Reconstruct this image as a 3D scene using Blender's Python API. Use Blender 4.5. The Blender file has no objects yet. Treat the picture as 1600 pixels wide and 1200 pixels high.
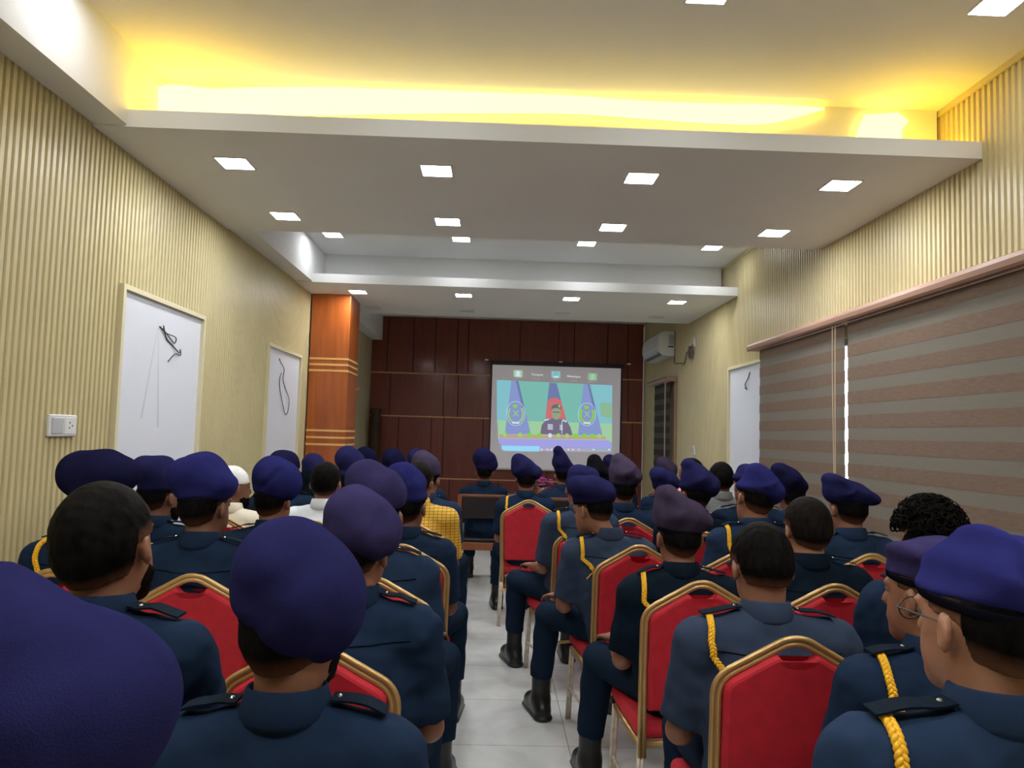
import bpy, bmesh, math, random
import numpy as np
from mathutils import Vector, Matrix
from mathutils.bvhtree import BVHTree

C = bpy.context.scene.collection
SC = bpy.context.scene
random.seed(7)
RNG = np.random.default_rng(7)

# ------------------------------------------------------------------ camera, world, exposure
FPX = 1154.1
CAMZ = 1.47
PITCH, YAW, ROLL = [math.radians(a) for a in (3.8723, 1.3373, 1.6172)]
_f = np.array([math.sin(YAW) * math.cos(PITCH), math.cos(YAW) * math.cos(PITCH), math.sin(PITCH)])
_r = np.array([math.cos(YAW), -math.sin(YAW), 0.0])
_u = np.cross(_r, _f)
_c, _s = math.cos(ROLL), math.sin(ROLL)
RIGHT, UP, FWD = _c * _r + _s * _u, -_s * _r + _c * _u, _f
cam_data = bpy.data.cameras.new('camera')
cam = bpy.data.objects.new('camera', cam_data)
C.objects.link(cam)
cam.matrix_world = Matrix([[RIGHT[0], UP[0], -FWD[0], 0], [RIGHT[1], UP[1], -FWD[1], 0],
                           [RIGHT[2], UP[2], -FWD[2], CAMZ], [0, 0, 0, 1]])
cam_data.sensor_width = 36.0
cam_data.lens = FPX / 1600 * 36
cam_data.clip_start = 0.05
SC.camera = cam

SC.view_settings.view_transform = 'Standard'
SC.view_settings.look = 'None'
SC.view_settings.gamma = 1
SC.view_settings.use_curve_mapping = False
SC.view_settings.exposure = 0.0
SC.cycles.use_denoising = True
SC.cycles.max_bounces = 8
SC.cycles.diffuse_bounces = 5
SC.cycles.sample_clamp_indirect = 6
world = bpy.data.worlds.new('daylight')
SC.world = world
world.use_nodes = True
world.node_tree.nodes['Background'].inputs[0].default_value = (0.85, 0.92, 1.0, 1)
world.node_tree.nodes['Background'].inputs[1].default_value = 2.5

LAMP_STRENGTH = 110.0       # recessed LED panels
ROPE_STRENGTH = 12.0       # yellow cove rope light


def at_y(x, y, Y):
    d = RIGHT * (x - 800) / FPX + UP * (600 - y) / FPX + FWD
    return np.array([0, 0, CAMZ]) + d * (Y / d[1])


# ------------------------------------------------------------------ materials
MATS = {}


def mat(name, col, rough=0.6, metal=0.0, noise=0.0, nscale=30.0, bump=0.0, bscale=200.0, sheen=0.0, emit=None,
        estr=0.0, spec=0.5, coat=0.0, stretch=None):
    if name in MATS:
        return MATS[name]
    m = bpy.data.materials.new(name)
    m.use_nodes = True
    nt = m.node_tree
    b = nt.nodes['Principled BSDF']
    b.inputs['Base Color'].default_value = (*col, 1)
    b.inputs['Roughness'].default_value = rough
    b.inputs['Metallic'].default_value = metal
    b.inputs['Specular IOR Level'].default_value = spec
    if coat:
        b.inputs['Coat Weight'].default_value = coat
        b.inputs['Coat Roughness'].default_value = 0.12
    if sheen:
        b.inputs['Sheen Weight'].default_value = sheen
        b.inputs['Sheen Roughness'].default_value = 0.5
        b.inputs['Sheen Tint'].default_value = (*[min(1, 0.05 + 2.5 * c) for c in col], 1)
    tc = None
    if noise or bump:
        tc = nt.nodes.new('ShaderNodeTexCoord')
        src = tc.outputs['Object']
        if stretch:
            mp = nt.nodes.new('ShaderNodeMapping')
            mp.inputs['Scale'].default_value = stretch
            nt.links.new(src, mp.inputs[0])
            src = mp.outputs[0]
    if noise:
        n = nt.nodes.new('ShaderNodeTexNoise')
        n.inputs['Scale'].default_value = nscale
        n.inputs['Detail'].default_value = 4
        nt.links.new(src, n.inputs['Vector'])
        r = nt.nodes.new('ShaderNodeValToRGB')
        r.color_ramp.elements[0].position = 0.3
        r.color_ramp.elements[1].position = 0.7
        r.color_ramp.elements[0].color = (*[c * (1 - noise) for c in col], 1)
        r.color_ramp.elements[1].color = (*[min(1, c * (1 + noise)) for c in col], 1)
        nt.links.new(n.outputs['Fac'], r.inputs[0])
        nt.links.new(r.outputs[0], b.inputs['Base Color'])
    if bump:
        n = nt.nodes.new('ShaderNodeTexNoise')
        n.inputs['Scale'].default_value = bscale
        n.inputs['Detail'].default_value = 3
        nt.links.new(src, n.inputs['Vector'])
        bp = nt.nodes.new('ShaderNodeBump')
        bp.inputs['Strength'].default_value = bump
        bp.inputs['Distance'].default_value = 0.004
        nt.links.new(n.outputs['Fac'], bp.inputs['Height'])
        nt.links.new(bp.outputs[0], b.inputs['Normal'])
    if emit:
        b.inputs['Emission Color'].default_value = (*emit, 1)
        b.inputs['Emission Strength'].default_value = estr
    MATS[name] = m
    return m


def floor_material():
    m = mat('marble_tile', (0.68, 0.71, 0.69), 0.12, noise=0.10, nscale=3.0)
    nt = m.node_tree
    b = nt.nodes['Principled BSDF']
    ramp = [n for n in nt.nodes if n.type == 'VALTORGB'][0]
    tc = [n for n in nt.nodes if n.type == 'TEX_COORD'][0]
    nz = [n for n in nt.nodes if n.type == 'TEX_NOISE'][0]
    nz.inputs['Distortion'].default_value = 1.4
    nz.inputs['Detail'].default_value = 8
    mp = nt.nodes.new('ShaderNodeMapping')
    mp.inputs['Location'].default_value = (0.2, 0.0, 0)
    br = nt.nodes.new('ShaderNodeTexBrick')
    br.offset = 0.0
    br.inputs['Scale'].default_value = 1.0
    br.inputs['Brick Width'].default_value = 0.6
    br.inputs['Row Height'].default_value = 0.6
    br.inputs['Mortar Size'].default_value = 0.0022
    br.inputs['Color1'].default_value = (1, 1, 1, 1)
    br.inputs['Color2'].default_value = (0.93, 0.93, 0.94, 1)
    br.inputs['Mortar'].default_value = (0.42, 0.42, 0.40, 1)
    nt.links.new(tc.outputs['Object'], mp.inputs[0])
    nt.links.new(mp.outputs[0], br.inputs['Vector'])
    mx = nt.nodes.new('ShaderNodeMix')
    mx.data_type = 'RGBA'
    mx.blend_type = 'MULTIPLY'
    mx.inputs[0].default_value = 1.0
    nt.links.new(ramp.outputs[0], mx.inputs[6])
    nt.links.new(br.outputs['Color'], mx.inputs[7])
    nt.links.new(mx.outputs[2], b.inputs['Base Color'])
    return m


def wood(name, c1, c2, rough=0.3, scale=(14, 14, 1.2), coat=0.25):
    m = mat(name, c1, rough, noise=0.1, nscale=2.2, stretch=scale, coat=coat)
    nt = m.node_tree
    ramp = [n for n in nt.nodes if n.type == 'VALTORGB'][0]
    ramp.color_ramp.elements[0].color = (*c1, 1)
    ramp.color_ramp.elements[1].color = (*c2, 1)
    nz = [n for n in nt.nodes if n.type == 'TEX_NOISE'][0]
    nz.inputs['Detail'].default_value = 7
    nz.inputs['Distortion'].default_value = 0.6
    return m


M_FLOOR = floor_material()
M_RIB = mat('cream_fluted_panel', (0.60, 0.52, 0.29), 0.42, noise=0.03, nscale=4)
M_CREAMTRIM = mat('cream_trim', (0.72, 0.66, 0.44), 0.4)
M_PAINT = mat('white_ceiling_paint', (0.83, 0.84, 0.84), 0.75, noise=0.015, nscale=2)
M_PLAIN = mat('cream_wall_paint', (0.56, 0.50, 0.32), 0.7, noise=0.04, nscale=2)
M_MAHOG = wood('mahogany_panel', (0.165, 0.030, 0.018), (0.22, 0.043, 0.024), 0.4)
M_GROOVE = mat('dark_groove', (0.015, 0.006, 0.005), 0.7)
M_TRIM = mat('tan_inlay', (0.62, 0.33, 0.16), 0.4)
M_COLWOOD = wood('orange_teak_veneer', (0.36, 0.085, 0.016), (0.47, 0.125, 0.024), 0.3, (9, 9, 0.7))
M_COLTRIM = mat('gold_inlay', (0.85, 0.50, 0.17), 0.35)
M_BOARD = mat('white_board', (0.74, 0.77, 0.84), 0.35, noise=0.015, nscale=2)
M_WHITE = mat('white_plastic', (0.76, 0.77, 0.76), 0.35)
M_SWITCH = mat('grey_rocker', (0.50, 0.52, 0.53), 0.4)
M_BLACK = mat('black_plastic', (0.012, 0.012, 0.013), 0.4)
M_WIRE = mat('dark_wire', (0.05, 0.045, 0.05), 0.5)
M_PIPE = mat('grey_cable', (0.16, 0.13, 0.11), 0.5)
M_SMUDGE = mat('grey_smudge', (0.60, 0.63, 0.70), 0.5)
M_LAMP = mat('led_diffuser', (0.9, 0.9, 0.9), 0.4, emit=(0.97, 0.98, 1.0), estr=LAMP_STRENGTH)
M_LAMP2 = mat('led_diffuser_dimmer', (0.9, 0.9, 0.9), 0.4, emit=(0.95, 0.97, 1.0), estr=LAMP_STRENGTH * .42)
M_LAMPOFF = mat('unlit_diffuser', (0.70, 0.69, 0.68), 0.4)
M_GLARE = mat('pale_yellow_glare_band', (0.9, 0.85, 0.6), 0.4, emit=(1.0, 0.88, 0.50), estr=1.2)  # emissive stand-in for the cove's glare, not a fixture
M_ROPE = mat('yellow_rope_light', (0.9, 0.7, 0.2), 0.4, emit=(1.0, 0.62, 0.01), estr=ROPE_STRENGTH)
M_VAL = mat('rose_brown_valance', (0.40, 0.235, 0.165), 0.5)
M_BL1 = mat('brown_blind_band', (0.185, 0.125, 0.088), 0.85, noise=0.16, nscale=60, stretch=(1, 0.25, 4))
M_BL2 = mat('grey_sheer_band', (0.19, 0.17, 0.138), 0.8, noise=0.05, nscale=60, stretch=(1, 0.25, 4))
M_DBL1 = mat('dark_brown_blind_band', (0.035, 0.022, 0.018), 0.85, noise=0.1, nscale=60)
M_DBL2 = mat('dark_grey_sheer_band', (0.085, 0.068, 0.055), 0.8)
M_CORD = mat('ivory_cord', (0.60, 0.45, 0.30), 0.6)
M_ALU = mat('window_aluminium', (0.55, 0.57, 0.6), 0.4, metal=0.6)
M_GLASS = mat('window_glass', (1, 1, 1), 0.0, spec=0.5)
M_GLASS.node_tree.nodes['Principled BSDF'].inputs['Transmission Weight'].default_value = 1.0
M_ROLL = mat('brown_slat_roll', (0.055, 0.027, 0.014), 0.7, noise=0.5, nscale=14, stretch=(1, 1, 8))
M_GOLD = mat('gold_painted_steel', (0.52, 0.33, 0.13), 0.32, metal=0.55, noise=0.06, nscale=12)
M_WORN = mat('worn_cream_steel', (0.62, 0.55, 0.45), 0.45, metal=0.1, noise=0.22, nscale=35)
M_RED = mat('red_chair_fabric', (0.50, 0.010, 0.024), 0.75, noise=0.12, nscale=25, bump=0.15, bscale=500, sheen=0.2)
M_CHWOOD = wood('brown_chair_wood', (0.22, 0.07, 0.028), (0.30, 0.10, 0.04), 0.35, (8, 8, 1.5))
M_LEATHER = mat('black_leatherette', (0.016, 0.011, 0.011), 0.4, bump=0.1)
M_BOOT = mat('black_boot_leather', (0.010, 0.010, 0.011), 0.35, bump=0.15, bscale=90)
M_BAND = mat('beret_leather_band', (0.005, 0.005, 0.008), 0.8, spec=0.0)
M_BRAID = mat('yellow_lanyard_cord', (0.86, 0.47, 0.012), 0.6)
M_SILVER = mat('silver_button', (0.75, 0.75, 0.75), 0.25, metal=1.0)
M_EYEW = mat('eye', (0.16, 0.13, 0.11), 0.25)
M_LENS = mat('spectacle_metal', (0.06, 0.06, 0.06), 0.4, metal=0.8)

HAIRS = {
    'black': mat('black_hair', (0.0055, 0.0045, 0.004), 0.6, noise=0.5, nscale=60, bump=0.5, bscale=160, stretch=(1, 1, 0.35), spec=0.03),
    'dark': mat('dark_brown_hair', (0.010, 0.0075, 0.0065), 0.6, noise=0.5, nscale=60, bump=0.5, bscale=160, stretch=(1, 1, 0.35), spec=0.03),
    'scarf': mat('dark_green_scarf', (0.006, 0.010, 0.012), 0.8, bump=0.2, spec=0.0),
    'cap': mat('white_prayer_cap', (0.74, 0.74, 0.72), 0.8, bump=0.3, bscale=120),
}
SKINS = [mat('brown_skin_%s' % n, c, 0.5, noise=0.06, nscale=20) for n, c in
         (('medium', (0.27, 0.118, 0.066)), ('deep', (0.17, 0.072, 0.042)), ('light', (0.36, 0.17, 0.10)))]
SHIRTS = {
    'navy': mat('navy_uniform_cloth', (0.012, 0.024, 0.052), 0.75, noise=0.10, nscale=9, bump=0.12, bscale=500, sheen=0.05, spec=0.03),
    'blue': mat('slate_blue_uniform_cloth', (0.018, 0.034, 0.072), 0.75, noise=0.10, nscale=9, bump=0.12, bscale=500, sheen=0.05, spec=0.03),
    'grey': mat('grey_blue_uniform_cloth', (0.034, 0.050, 0.088), 0.75, noise=0.08, nscale=9, bump=0.12, bscale=500, sheen=0.05, spec=0.03),
    'dark': mat('black_navy_uniform_cloth', (0.006, 0.012, 0.022), 0.75, noise=0.10, nscale=9, bump=0.12, bscale=500, sheen=0.05, spec=0.03),
    'white': mat('white_shirt_cloth', (0.74, 0.80, 0.85), 0.75, bump=0.1, bscale=400),
    'ivory': mat('ivory_shirt_cloth', (0.72, 0.67, 0.52), 0.75, bump=0.1, bscale=400),
    'pink': mat('pink_patterned_cloth', (0.75, 0.30, 0.36), 0.75, noise=0.45, nscale=45),
    'greyshirt': mat('grey_marled_cloth', (0.13, 0.135, 0.13), 0.8, noise=0.25, nscale=120),
}
_y = mat('yellow_checked_cloth', (0.74, 0.42, 0.035), 0.75)
_nt = _y.node_tree
_tc = _nt.nodes.new('ShaderNodeTexCoord')
_bk = _nt.nodes.new('ShaderNodeTexBrick')
_mp = _nt.nodes.new('ShaderNodeMapping')
_mp.inputs['Rotation'].default_value = (math.pi / 2, 0, 0)
_bk.offset = 0
for k, v in (('Scale', 1.0), ('Brick Width', 0.024), ('Row Height', 0.016), ('Mortar Size', 0.0016)):
    _bk.inputs[k].default_value = v
_bk.inputs['Color1'].default_value = (0.76, 0.44, 0.035, 1)
_bk.inputs['Color2'].default_value = (0.70, 0.39, 0.03, 1)
_bk.inputs['Mortar'].default_value = (0.22, 0.12, 0.012, 1)
_nt.links.new(_tc.outputs['Object'], _mp.inputs[0])
_nt.links.new(_mp.outputs[0], _bk.inputs['Vector'])
_nt.links.new(_bk.outputs['Color'], _nt.nodes['Principled BSDF'].inputs['Base Color'])
SHIRTS['yellow'] = _y
M_JEANS = mat('blue_denim', (0.10, 0.13, 0.24), 0.8, noise=0.15, nscale=40)
M_TROUS = mat('navy_trouser_cloth', (0.010, 0.020, 0.040), 0.78, noise=0.10, nscale=9, bump=0.12, bscale=500, spec=0.03)


def hair_mat(kind, sk):
    """hair that thins out into close-shaved stubble towards the nape and temples"""
    name = '%s_hair_over_%s' % (kind, SKINS[sk].name)
    if name in MATS:
        return MATS[name]
    m = HAIRS[kind].copy()
    m.name = name
    MATS[name] = m
    nt = m.node_tree
    b = nt.nodes['Principled BSDF']
    ramp = [n for n in nt.nodes if n.type == 'VALTORGB'][0]
    at = nt.nodes.new('ShaderNodeAttribute')
    at.attribute_name = 'fade'
    r2 = nt.nodes.new('ShaderNodeValToRGB')
    r2.color_ramp.elements[0].position = 0.0
    r2.color_ramp.elements[0].color = (.45, .45, .45, 1)
    r2.color_ramp.elements[1].position = 0.75
    r2.color_ramp.elements[1].color = (1, 1, 1, 1)
    nt.links.new(at.outputs['Fac'], r2.inputs[0])
    mx = nt.nodes.new('ShaderNodeMix')
    mx.data_type = 'RGBA'
    c = SKINS[sk].node_tree.nodes['Principled BSDF'].inputs['Base Color'].default_value
    mx.inputs[6].default_value = (c[0] * .8, c[1] * .8, c[2] * .8, 1)
    nt.links.new(r2.outputs[0], mx.inputs[0])
    nt.links.new(ramp.outputs[0], mx.inputs[7])
    nt.links.new(mx.outputs[2], b.inputs['Base Color'])
    return m


BERETS = {
    'navy': mat('navy_wool_beret', (0.017, 0.017, 0.068), 0.9, noise=0.12, nscale=14, bump=0.3, bscale=420, sheen=0.10, spec=0.0),
    'blue': mat('royal_navy_wool_beret', (0.021, 0.022, 0.115), 0.9, noise=0.12, nscale=14, bump=0.3, bscale=420, sheen=0.10, spec=0.0),
    'violet': mat('faded_violet_wool_beret', (0.036, 0.030, 0.092), 0.9, noise=0.12, nscale=14, bump=0.3, bscale=420, sheen=0.10, spec=0.0),
    'mauve': mat('greyish_mauve_wool_beret', (0.050, 0.038, 0.070), 0.9, noise=0.12, nscale=14, bump=0.3, bscale=420, sheen=0.10, spec=0.0),
    'dark': mat('dark_navy_wool_beret', (0.011, 0.011, 0.040), 0.9, noise=0.12, nscale=14, bump=0.3, bscale=420, sheen=0.08, spec=0.0),
    'black': mat('black_wool_beret', (0.008, 0.008, 0.010), 0.9, noise=0.12, nscale=14, bump=0.3, bscale=420, sheen=0.10, spec=0.0),
}


# ------------------------------------------------------------------ mesh helpers
def mesh_obj(name, V, F, m, parent=None, smooth=False, loc=None, mats=None, midx=None):
    me = bpy.data.meshes.new(name)
    me.from_pydata([tuple(map(float, v)) for v in V], [], [tuple(int(i) for i in f) for f in F])
    for mm in (mats or [m]):
        me.materials.append(mm)
    if midx is not None:
        me.polygons.foreach_set('material_index', np.array(midx, dtype=np.int32))
    if smooth:
        me.polygons.foreach_set('use_smooth', np.ones(len(me.polygons), dtype=bool))
    me.update()
    o = bpy.data.objects.new(name, me)
    C.objects.link(o)
    if parent:
        o.parent = parent
    if loc is not None:
        o.location = loc
    return o


class MB:
    def __init__(self):
        self.V, self.F, self.I = [], [], []

    def add(self, V, F, i=0):
        n = len(self.V)
        self.V.extend([tuple(v) for v in V])
        self.F.extend([tuple(a + n for a in f) for f in F])
        self.I.extend([i] * len(F))
        return self

    def box(self, x0, x1, y0, y1, z0, z1, i=0):
        V = [(x, y, z) for z in (z0, z1) for y in (y0, y1) for x in (x0, x1)]
        F = [(0, 2, 3, 1), (4, 5, 7, 6), (0, 1, 5, 4), (2, 6, 7, 3), (0, 4, 6, 2), (1, 3, 7, 5)]
        return self.add(V, F, i)

    def rbox(self, x0, x1, y0, y1, z0, z1, b=0.005, i=0, seg=2):
        bm = bmesh.new()
        bmesh.ops.create_cube(bm, size=1)
        for v in bm.verts:
            v.co = Vector(((x0 + x1) / 2 + v.co.x * (x1 - x0), (y0 + y1) / 2 + v.co.y * (y1 - y0), (z0 + z1) / 2 + v.co.z * (z1 - z0)))
        bmesh.ops.bevel(bm, geom=bm.edges[:], offset=b, segments=seg, profile=0.5, affect='EDGES')
        bm.verts.ensure_lookup_table()
        self.add([v.co[:] for v in bm.verts], [[v.index for v in f.verts] for f in bm.faces], i)
        bm.free()
        return self

    def tube(self, P, r, n=8, i=0, cap=True, ry=None):
        V, F = tube(P, r, n, cap, ry)
        return self.add(V, F, i)

    def sphere(self, c, r, n=10, i=0):
        r = (r, r, r) if np.isscalar(r) else r
        V, F = [], []
        for a in range(1, n):
            th = math.pi * a / n
            for b in range(2 * n):
                ph = math.pi * b / n
                V.append((c[0] + r[0] * math.sin(th) * math.cos(ph), c[1] + r[1] * math.sin(th) * math.sin(ph), c[2] + r[2] * math.cos(th)))
        t = len(V)
        V += [(c[0], c[1], c[2] + r[2]), (c[0], c[1], c[2] - r[2])]
        w = 2 * n
        for a in range(n - 2):
            for b in range(w):
                F.append((a * w + b, (a + 1) * w + b, (a + 1) * w + (b + 1) % w, a * w + (b + 1) % w))
        for b in range(w):
            F.append((t, b, (b + 1) % w))
            F.append((t + 1, (n - 2) * w + (b + 1) % w, (n - 2) * w + b))
        return self.add(V, F, i)

    def build(self, name, m, parent=None, smooth=False, loc=None):
        ms = m if isinstance(m, (list, tuple)) else [m]
        return mesh_obj(name, self.V, self.F, ms[0], parent, smooth, loc, ms, self.I)


def tube(P, r, n=8, cap=True, ry=None):
    P = np.array(P, float)
    k = len(P)
    R = np.full(k, r, float) if np.isscalar(r) else np.array(r, float)
    T = np.gradient(P, axis=0)
    T /= np.linalg.norm(T, axis=1)[:, None] + 1e-12
    u = np.cross(T[0], (0, 0, 1) if abs(T[0][2]) < 0.9 else (0, 1, 0))
    u /= np.linalg.norm(u)
    V = []
    for a in range(k):
        u = u - T[a] * np.dot(u, T[a])
        u /= np.linalg.norm(u) + 1e-12
        w = np.cross(T[a], u)
        for b in range(n):
            t = 2 * math.pi * b / n
            V.append(P[a] + R[a] * (math.cos(t) * u + math.sin(t) * w * (1 if ry is None else ry)))
    F = [(a * n + b, a * n + (b + 1) % n, (a + 1) * n + (b + 1) % n, (a + 1) * n + b) for a in range(k - 1) for b in range(n)]
    if cap:
        F.append(tuple(range(n))[::-1])
        F.append(tuple((k - 1) * n + b for b in range(n)))
    return V, F


def smooth_path(P, per=8, closed=False):
    P = [np.array(p, float) for p in P]
    out = []
    n = len(P)
    for i in range(n - 1):
        p0, p1, p2, p3 = P[max(i - 1, 0)], P[i], P[i + 1], P[min(i + 2, n - 1)]
        for j in range(per):
            t = j / per
            out.append(0.5 * ((2 * p1) + (p2 - p0) * t + (2 * p0 - 5 * p1 + 4 * p2 - p3) * t * t + (3 * p1 - p0 - 3 * p2 + p3) * t ** 3))
    out.append(P[-1])
    return out


def round_corners(P, rad, seg=6):
    P = [np.array(p, float) for p in P]
    out = [P[0]]
    for i in range(1, len(P) - 1):
        a, b, c = P[i - 1], P[i], P[i + 1]
        r = rad[i] if isinstance(rad, (list, tuple)) else rad
        d1 = (a - b) / np.linalg.norm(a - b)
        d2 = (c - b) / np.linalg.norm(c - b)
        s, e = b + d1 * r, b + d2 * r
        for j in range(seg + 1):
            t = j / seg
            out.append((1 - t) ** 2 * s + 2 * t * (1 - t) * b + t * t * e)
    out.append(P[-1])
    return out


def empty(name, loc=(0, 0, 0), rz=0.0):
    o = bpy.data.objects.new(name, None)
    C.objects.link(o)
    o.location = loc
    o.rotation_euler = (0, 0, rz)
    return o


def tag(o, label, cat, group=None):
    o['label'] = label
    o['category'] = cat
    if group:
        o['group'] = group
    return o


def struct(o):
    o['kind'] = 'structure'
    return o


# ------------------------------------------------------------------ room
XL, XR = -2.05, 2.47
Y0, Y1 = -2.6, 12.22
ZL, ZC = 2.95, 3.36
struct(MB().box(XL - .2, XR + .2, Y0 - .2, Y1 + .2, -.12, 0).build('floor', M_FLOOR))
struct(MB().box(XL - .2, XR + .2, Y0 - .2, Y1 + .2, ZC, ZC + .12).build('ceiling', M_PAINT))


def ribs(mb, xs, sgn, y0, y1, z0, z1, pitch=0.044, depth=0.011):
    """vertical flutes on a wall plane x=xs; sgn=+1 the room lies towards +x"""
    n = int(round((y1 - y0) / pitch))
    p = (y1 - y0) / n
    prof = []
    for k in range(n):
        a = y0 + k * p
        prof += [(a, -depth), (a + .30 * p, -depth), (a + .40 * p, 0), (a + .92 * p, 0)]
    prof.append((y1, -depth))
    V = [(xs + sgn * d, y, z) for z in (z0, z1) for (y, d) in prof]
    m = len(prof)
    F = [(k, k + 1, m + k + 1, m + k) if sgn < 0 else (k + 1, k, m + k, m + k + 1) for k in range(m - 1)]
    mb.add(V, F, 0)
    # solid backing behind the flutes
    mb.box(*sorted((xs - sgn * .012, xs - sgn * .10)), y0, y1, z0, z1, 0)


mb = MB()
ribs(mb, XL, 1, Y0, 8.09, 0, ZC)
mb.box(XL - .10, XL, 8.09, Y1, 0, ZC, 1)
struct(mb.build('wall_left', [M_RIB, M_PLAIN]))
WY0, WY1, WZ0, WZ1 = 2.2, 6.60, 0.85, 2.22        # big window opening behind the striped blinds
SY0, SY1 = 10.42, 10.88                             # small far window opening
mb = MB()
ribs(mb, XR, -1, Y0, WY0, 0, ZC)
ribs(mb, XR, -1, WY0, WY1, 0, WZ0)
ribs(mb, XR, -1, WY0, WY1, WZ1, ZC)
ribs(mb, XR, -1, WY1, SY0, 0, ZC)
ribs(mb, XR, -1, SY0, SY1, 0, WZ0)
ribs(mb, XR, -1, SY0, SY1, WZ1, ZC)
ribs(mb, XR, -1, SY1, Y1, 0, ZC)
mb.box(XR - .012, XR, WY0, Y1, ZC - .035, ZC, 0)
struct(mb.build('wall_right', M_RIB))
struct(MB().box(XL - .1, XR + .1, Y0 - .1, Y0, 0, ZC).build('wall_back', M_PLAIN))

for k, (a, b) in enumerate(((WY0, WY1), (SY0, SY1))):
    w = struct(empty('window_%d' % (k + 1), (XR + .06, (a + b) / 2, WZ0)))
    m = MB()
    hw = (b - a) / 2
    for (u, v) in ((-hw, -hw + .05), (hw - .05, hw)) + (((-.45, -.40),) if k == 0 else ()):
        m.box(-.02, .02, u, v, 0, WZ1 - WZ0)
    m.box(-.02, .02, -hw, hw, 0, .05).box(-.02, .02, -hw, hw, WZ1 - WZ0 - .05, WZ1 - WZ0)
    m.build('window_frame', M_ALU, w)
    MB().box(-.003, .003, -hw + .04, hw - .04, .04, WZ1 - WZ0 - .04).build('pane', M_GLASS, w)

# panelled end wall: boards separated by dark grooves, tan inlays between the courses
mb = MB()
PY = Y1 - .03
mb.box(XL, XR, Y1, Y1 + .1, 0, ZC, 1)
rows = [(2.43, ZC, [-1.79, -1.36, -1.0, -.635, -.455, .4, 1.04, 1.305, 1.86, 2.2]),
        (1.72, 2.42, [-1.72, -.84, -.60, .5, 1.5, 2.22]),
        (.715, 1.71, [-1.56, -1.02, -.82, -.17, .9, 1.6, 2.3]),
        (0, .705, [-1.7, -1.1, -.70, .1, .9, 1.7])]
for z0, z1, xs in rows:
    e = [XL] + xs + [XR]
    for a, b in zip(e[:-1], e[1:]):
        mb.box(a + .006, b - .006, PY, Y1, z0 + .004, z1 - .004, 0)
for z in (2.425, 1.715, .71):
    mb.box(XL, XR, PY - .004, Y1, z - .010, z + .010, 2)
struct(mb.build('wall_far', [M_MAHOG, M_GROOVE, M_TRIM]))

# left soffit and the dropped ceiling ledges with their upstand beams
XS = -1.88
struct(MB().box(XL, XS, Y0, Y1, ZL + .012, ZC).build('trim_1', M_PAINT))


def ledge(n, ya, yb, wa):
    m = MB()
    m.box(XL, XR - .0, ya, yb, ZL, ZL + .022)
    m.box(XL, XR, ya, ya + .035, ZL + .022, ZL + .09)
    m.box(XL, XR, yb - .035, yb, ZL + .022, ZL + .09)
    m.box(XL, XR - .02, wa, yb - .35, ZL + .022, ZC)
    return struct(m.build('trim_%d' % n, M_PAINT))


ledge(2, 3.65, 5.54, 4.0)
ledge(3, 7.45, 9.38, 7.95)
ledge(4, -.16, 1.74, .20)

# ------------------------------------------------------------------ ceiling lamps
LSTR = .0825


def make_light(lit):
    t = empty('ceiling_light')
    m = MB()
    s, f = LSTR, LSTR + .010
    for (a, b, c, d) in ((-f, f, -f, -s), (-f, f, s, f), (-f, -s, -s, s), (s, f, -s, s)):
        m.box(a, b, c, d, -.006, 0)
    m.build('frame', M_WHITE, t)
    MB().box(-s, s, -s, s, -.004, 0).build('diffuser', (M_LAMPOFF, M_LAMP, M_LAMP2)[lit], t)
    return t


def copy_tree(o):
    c = o.copy()
    C.objects.link(c)
    for ch in o.children:
        d = ch.copy()
        C.objects.link(d)
        d.parent = c
        for g in ch.children:
            e = g.copy()
            C.objects.link(e)
            e.parent = d
    return c


LX = [-1.5, -.365, .80, 1.95]
ORD = ['beside the two-board wall', 'second from the two-board wall', 'second from the blinds wall', 'beside the blinds wall']
LXC = [-1.62, -.37, .86, 2.10]
LSRC = {1: make_light(1), 0: make_light(0), 2: make_light(2)}
used = {}


def put_light(x, y, z, lit, label):
    lit = 2 if lit and z == ZC else int(lit)
    src = LSRC[lit]
    o = src if lit not in used else copy_tree(src)
    used[lit] = 1
    o.location = (x, y, z)
    tag(o, label, 'ceiling light', 'square LED panels in the ceiling' if lit else 'unlit panels in the ceiling')


for y, z, lit, where in ((4.11, ZL, True, 'near ledge front row'), (5.12, ZL, True, 'near ledge back row'),
                         (7.9, ZL, True, 'far dropped ledge'), (7.13, ZC, True, 'raised ceiling between ledges'),
                         (2.98, ZC, True, 'raised ceiling before yellow cove'), (1.30, ZL, True, 'ledge overhead, back row'), (.32, ZL, True, 'ledge overhead, front row')):
    for k, x in enumerate(LX):
        if z == ZC:
            x = LXC[k]
        put_light(x, y, z, lit, 'lit square panel, %s, %s' % (where, ORD[k]))
for k, x in enumerate(LX):
    put_light(x, 8.92, ZL, False, 'unlit square panel, far dropped ledge, %s' % ORD[k])
for k in (1, 2):
    put_light(LX[k], 10.7, ZC, False, 'unlit square panel, ceiling before end wall, %s' % ORD[k])

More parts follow.
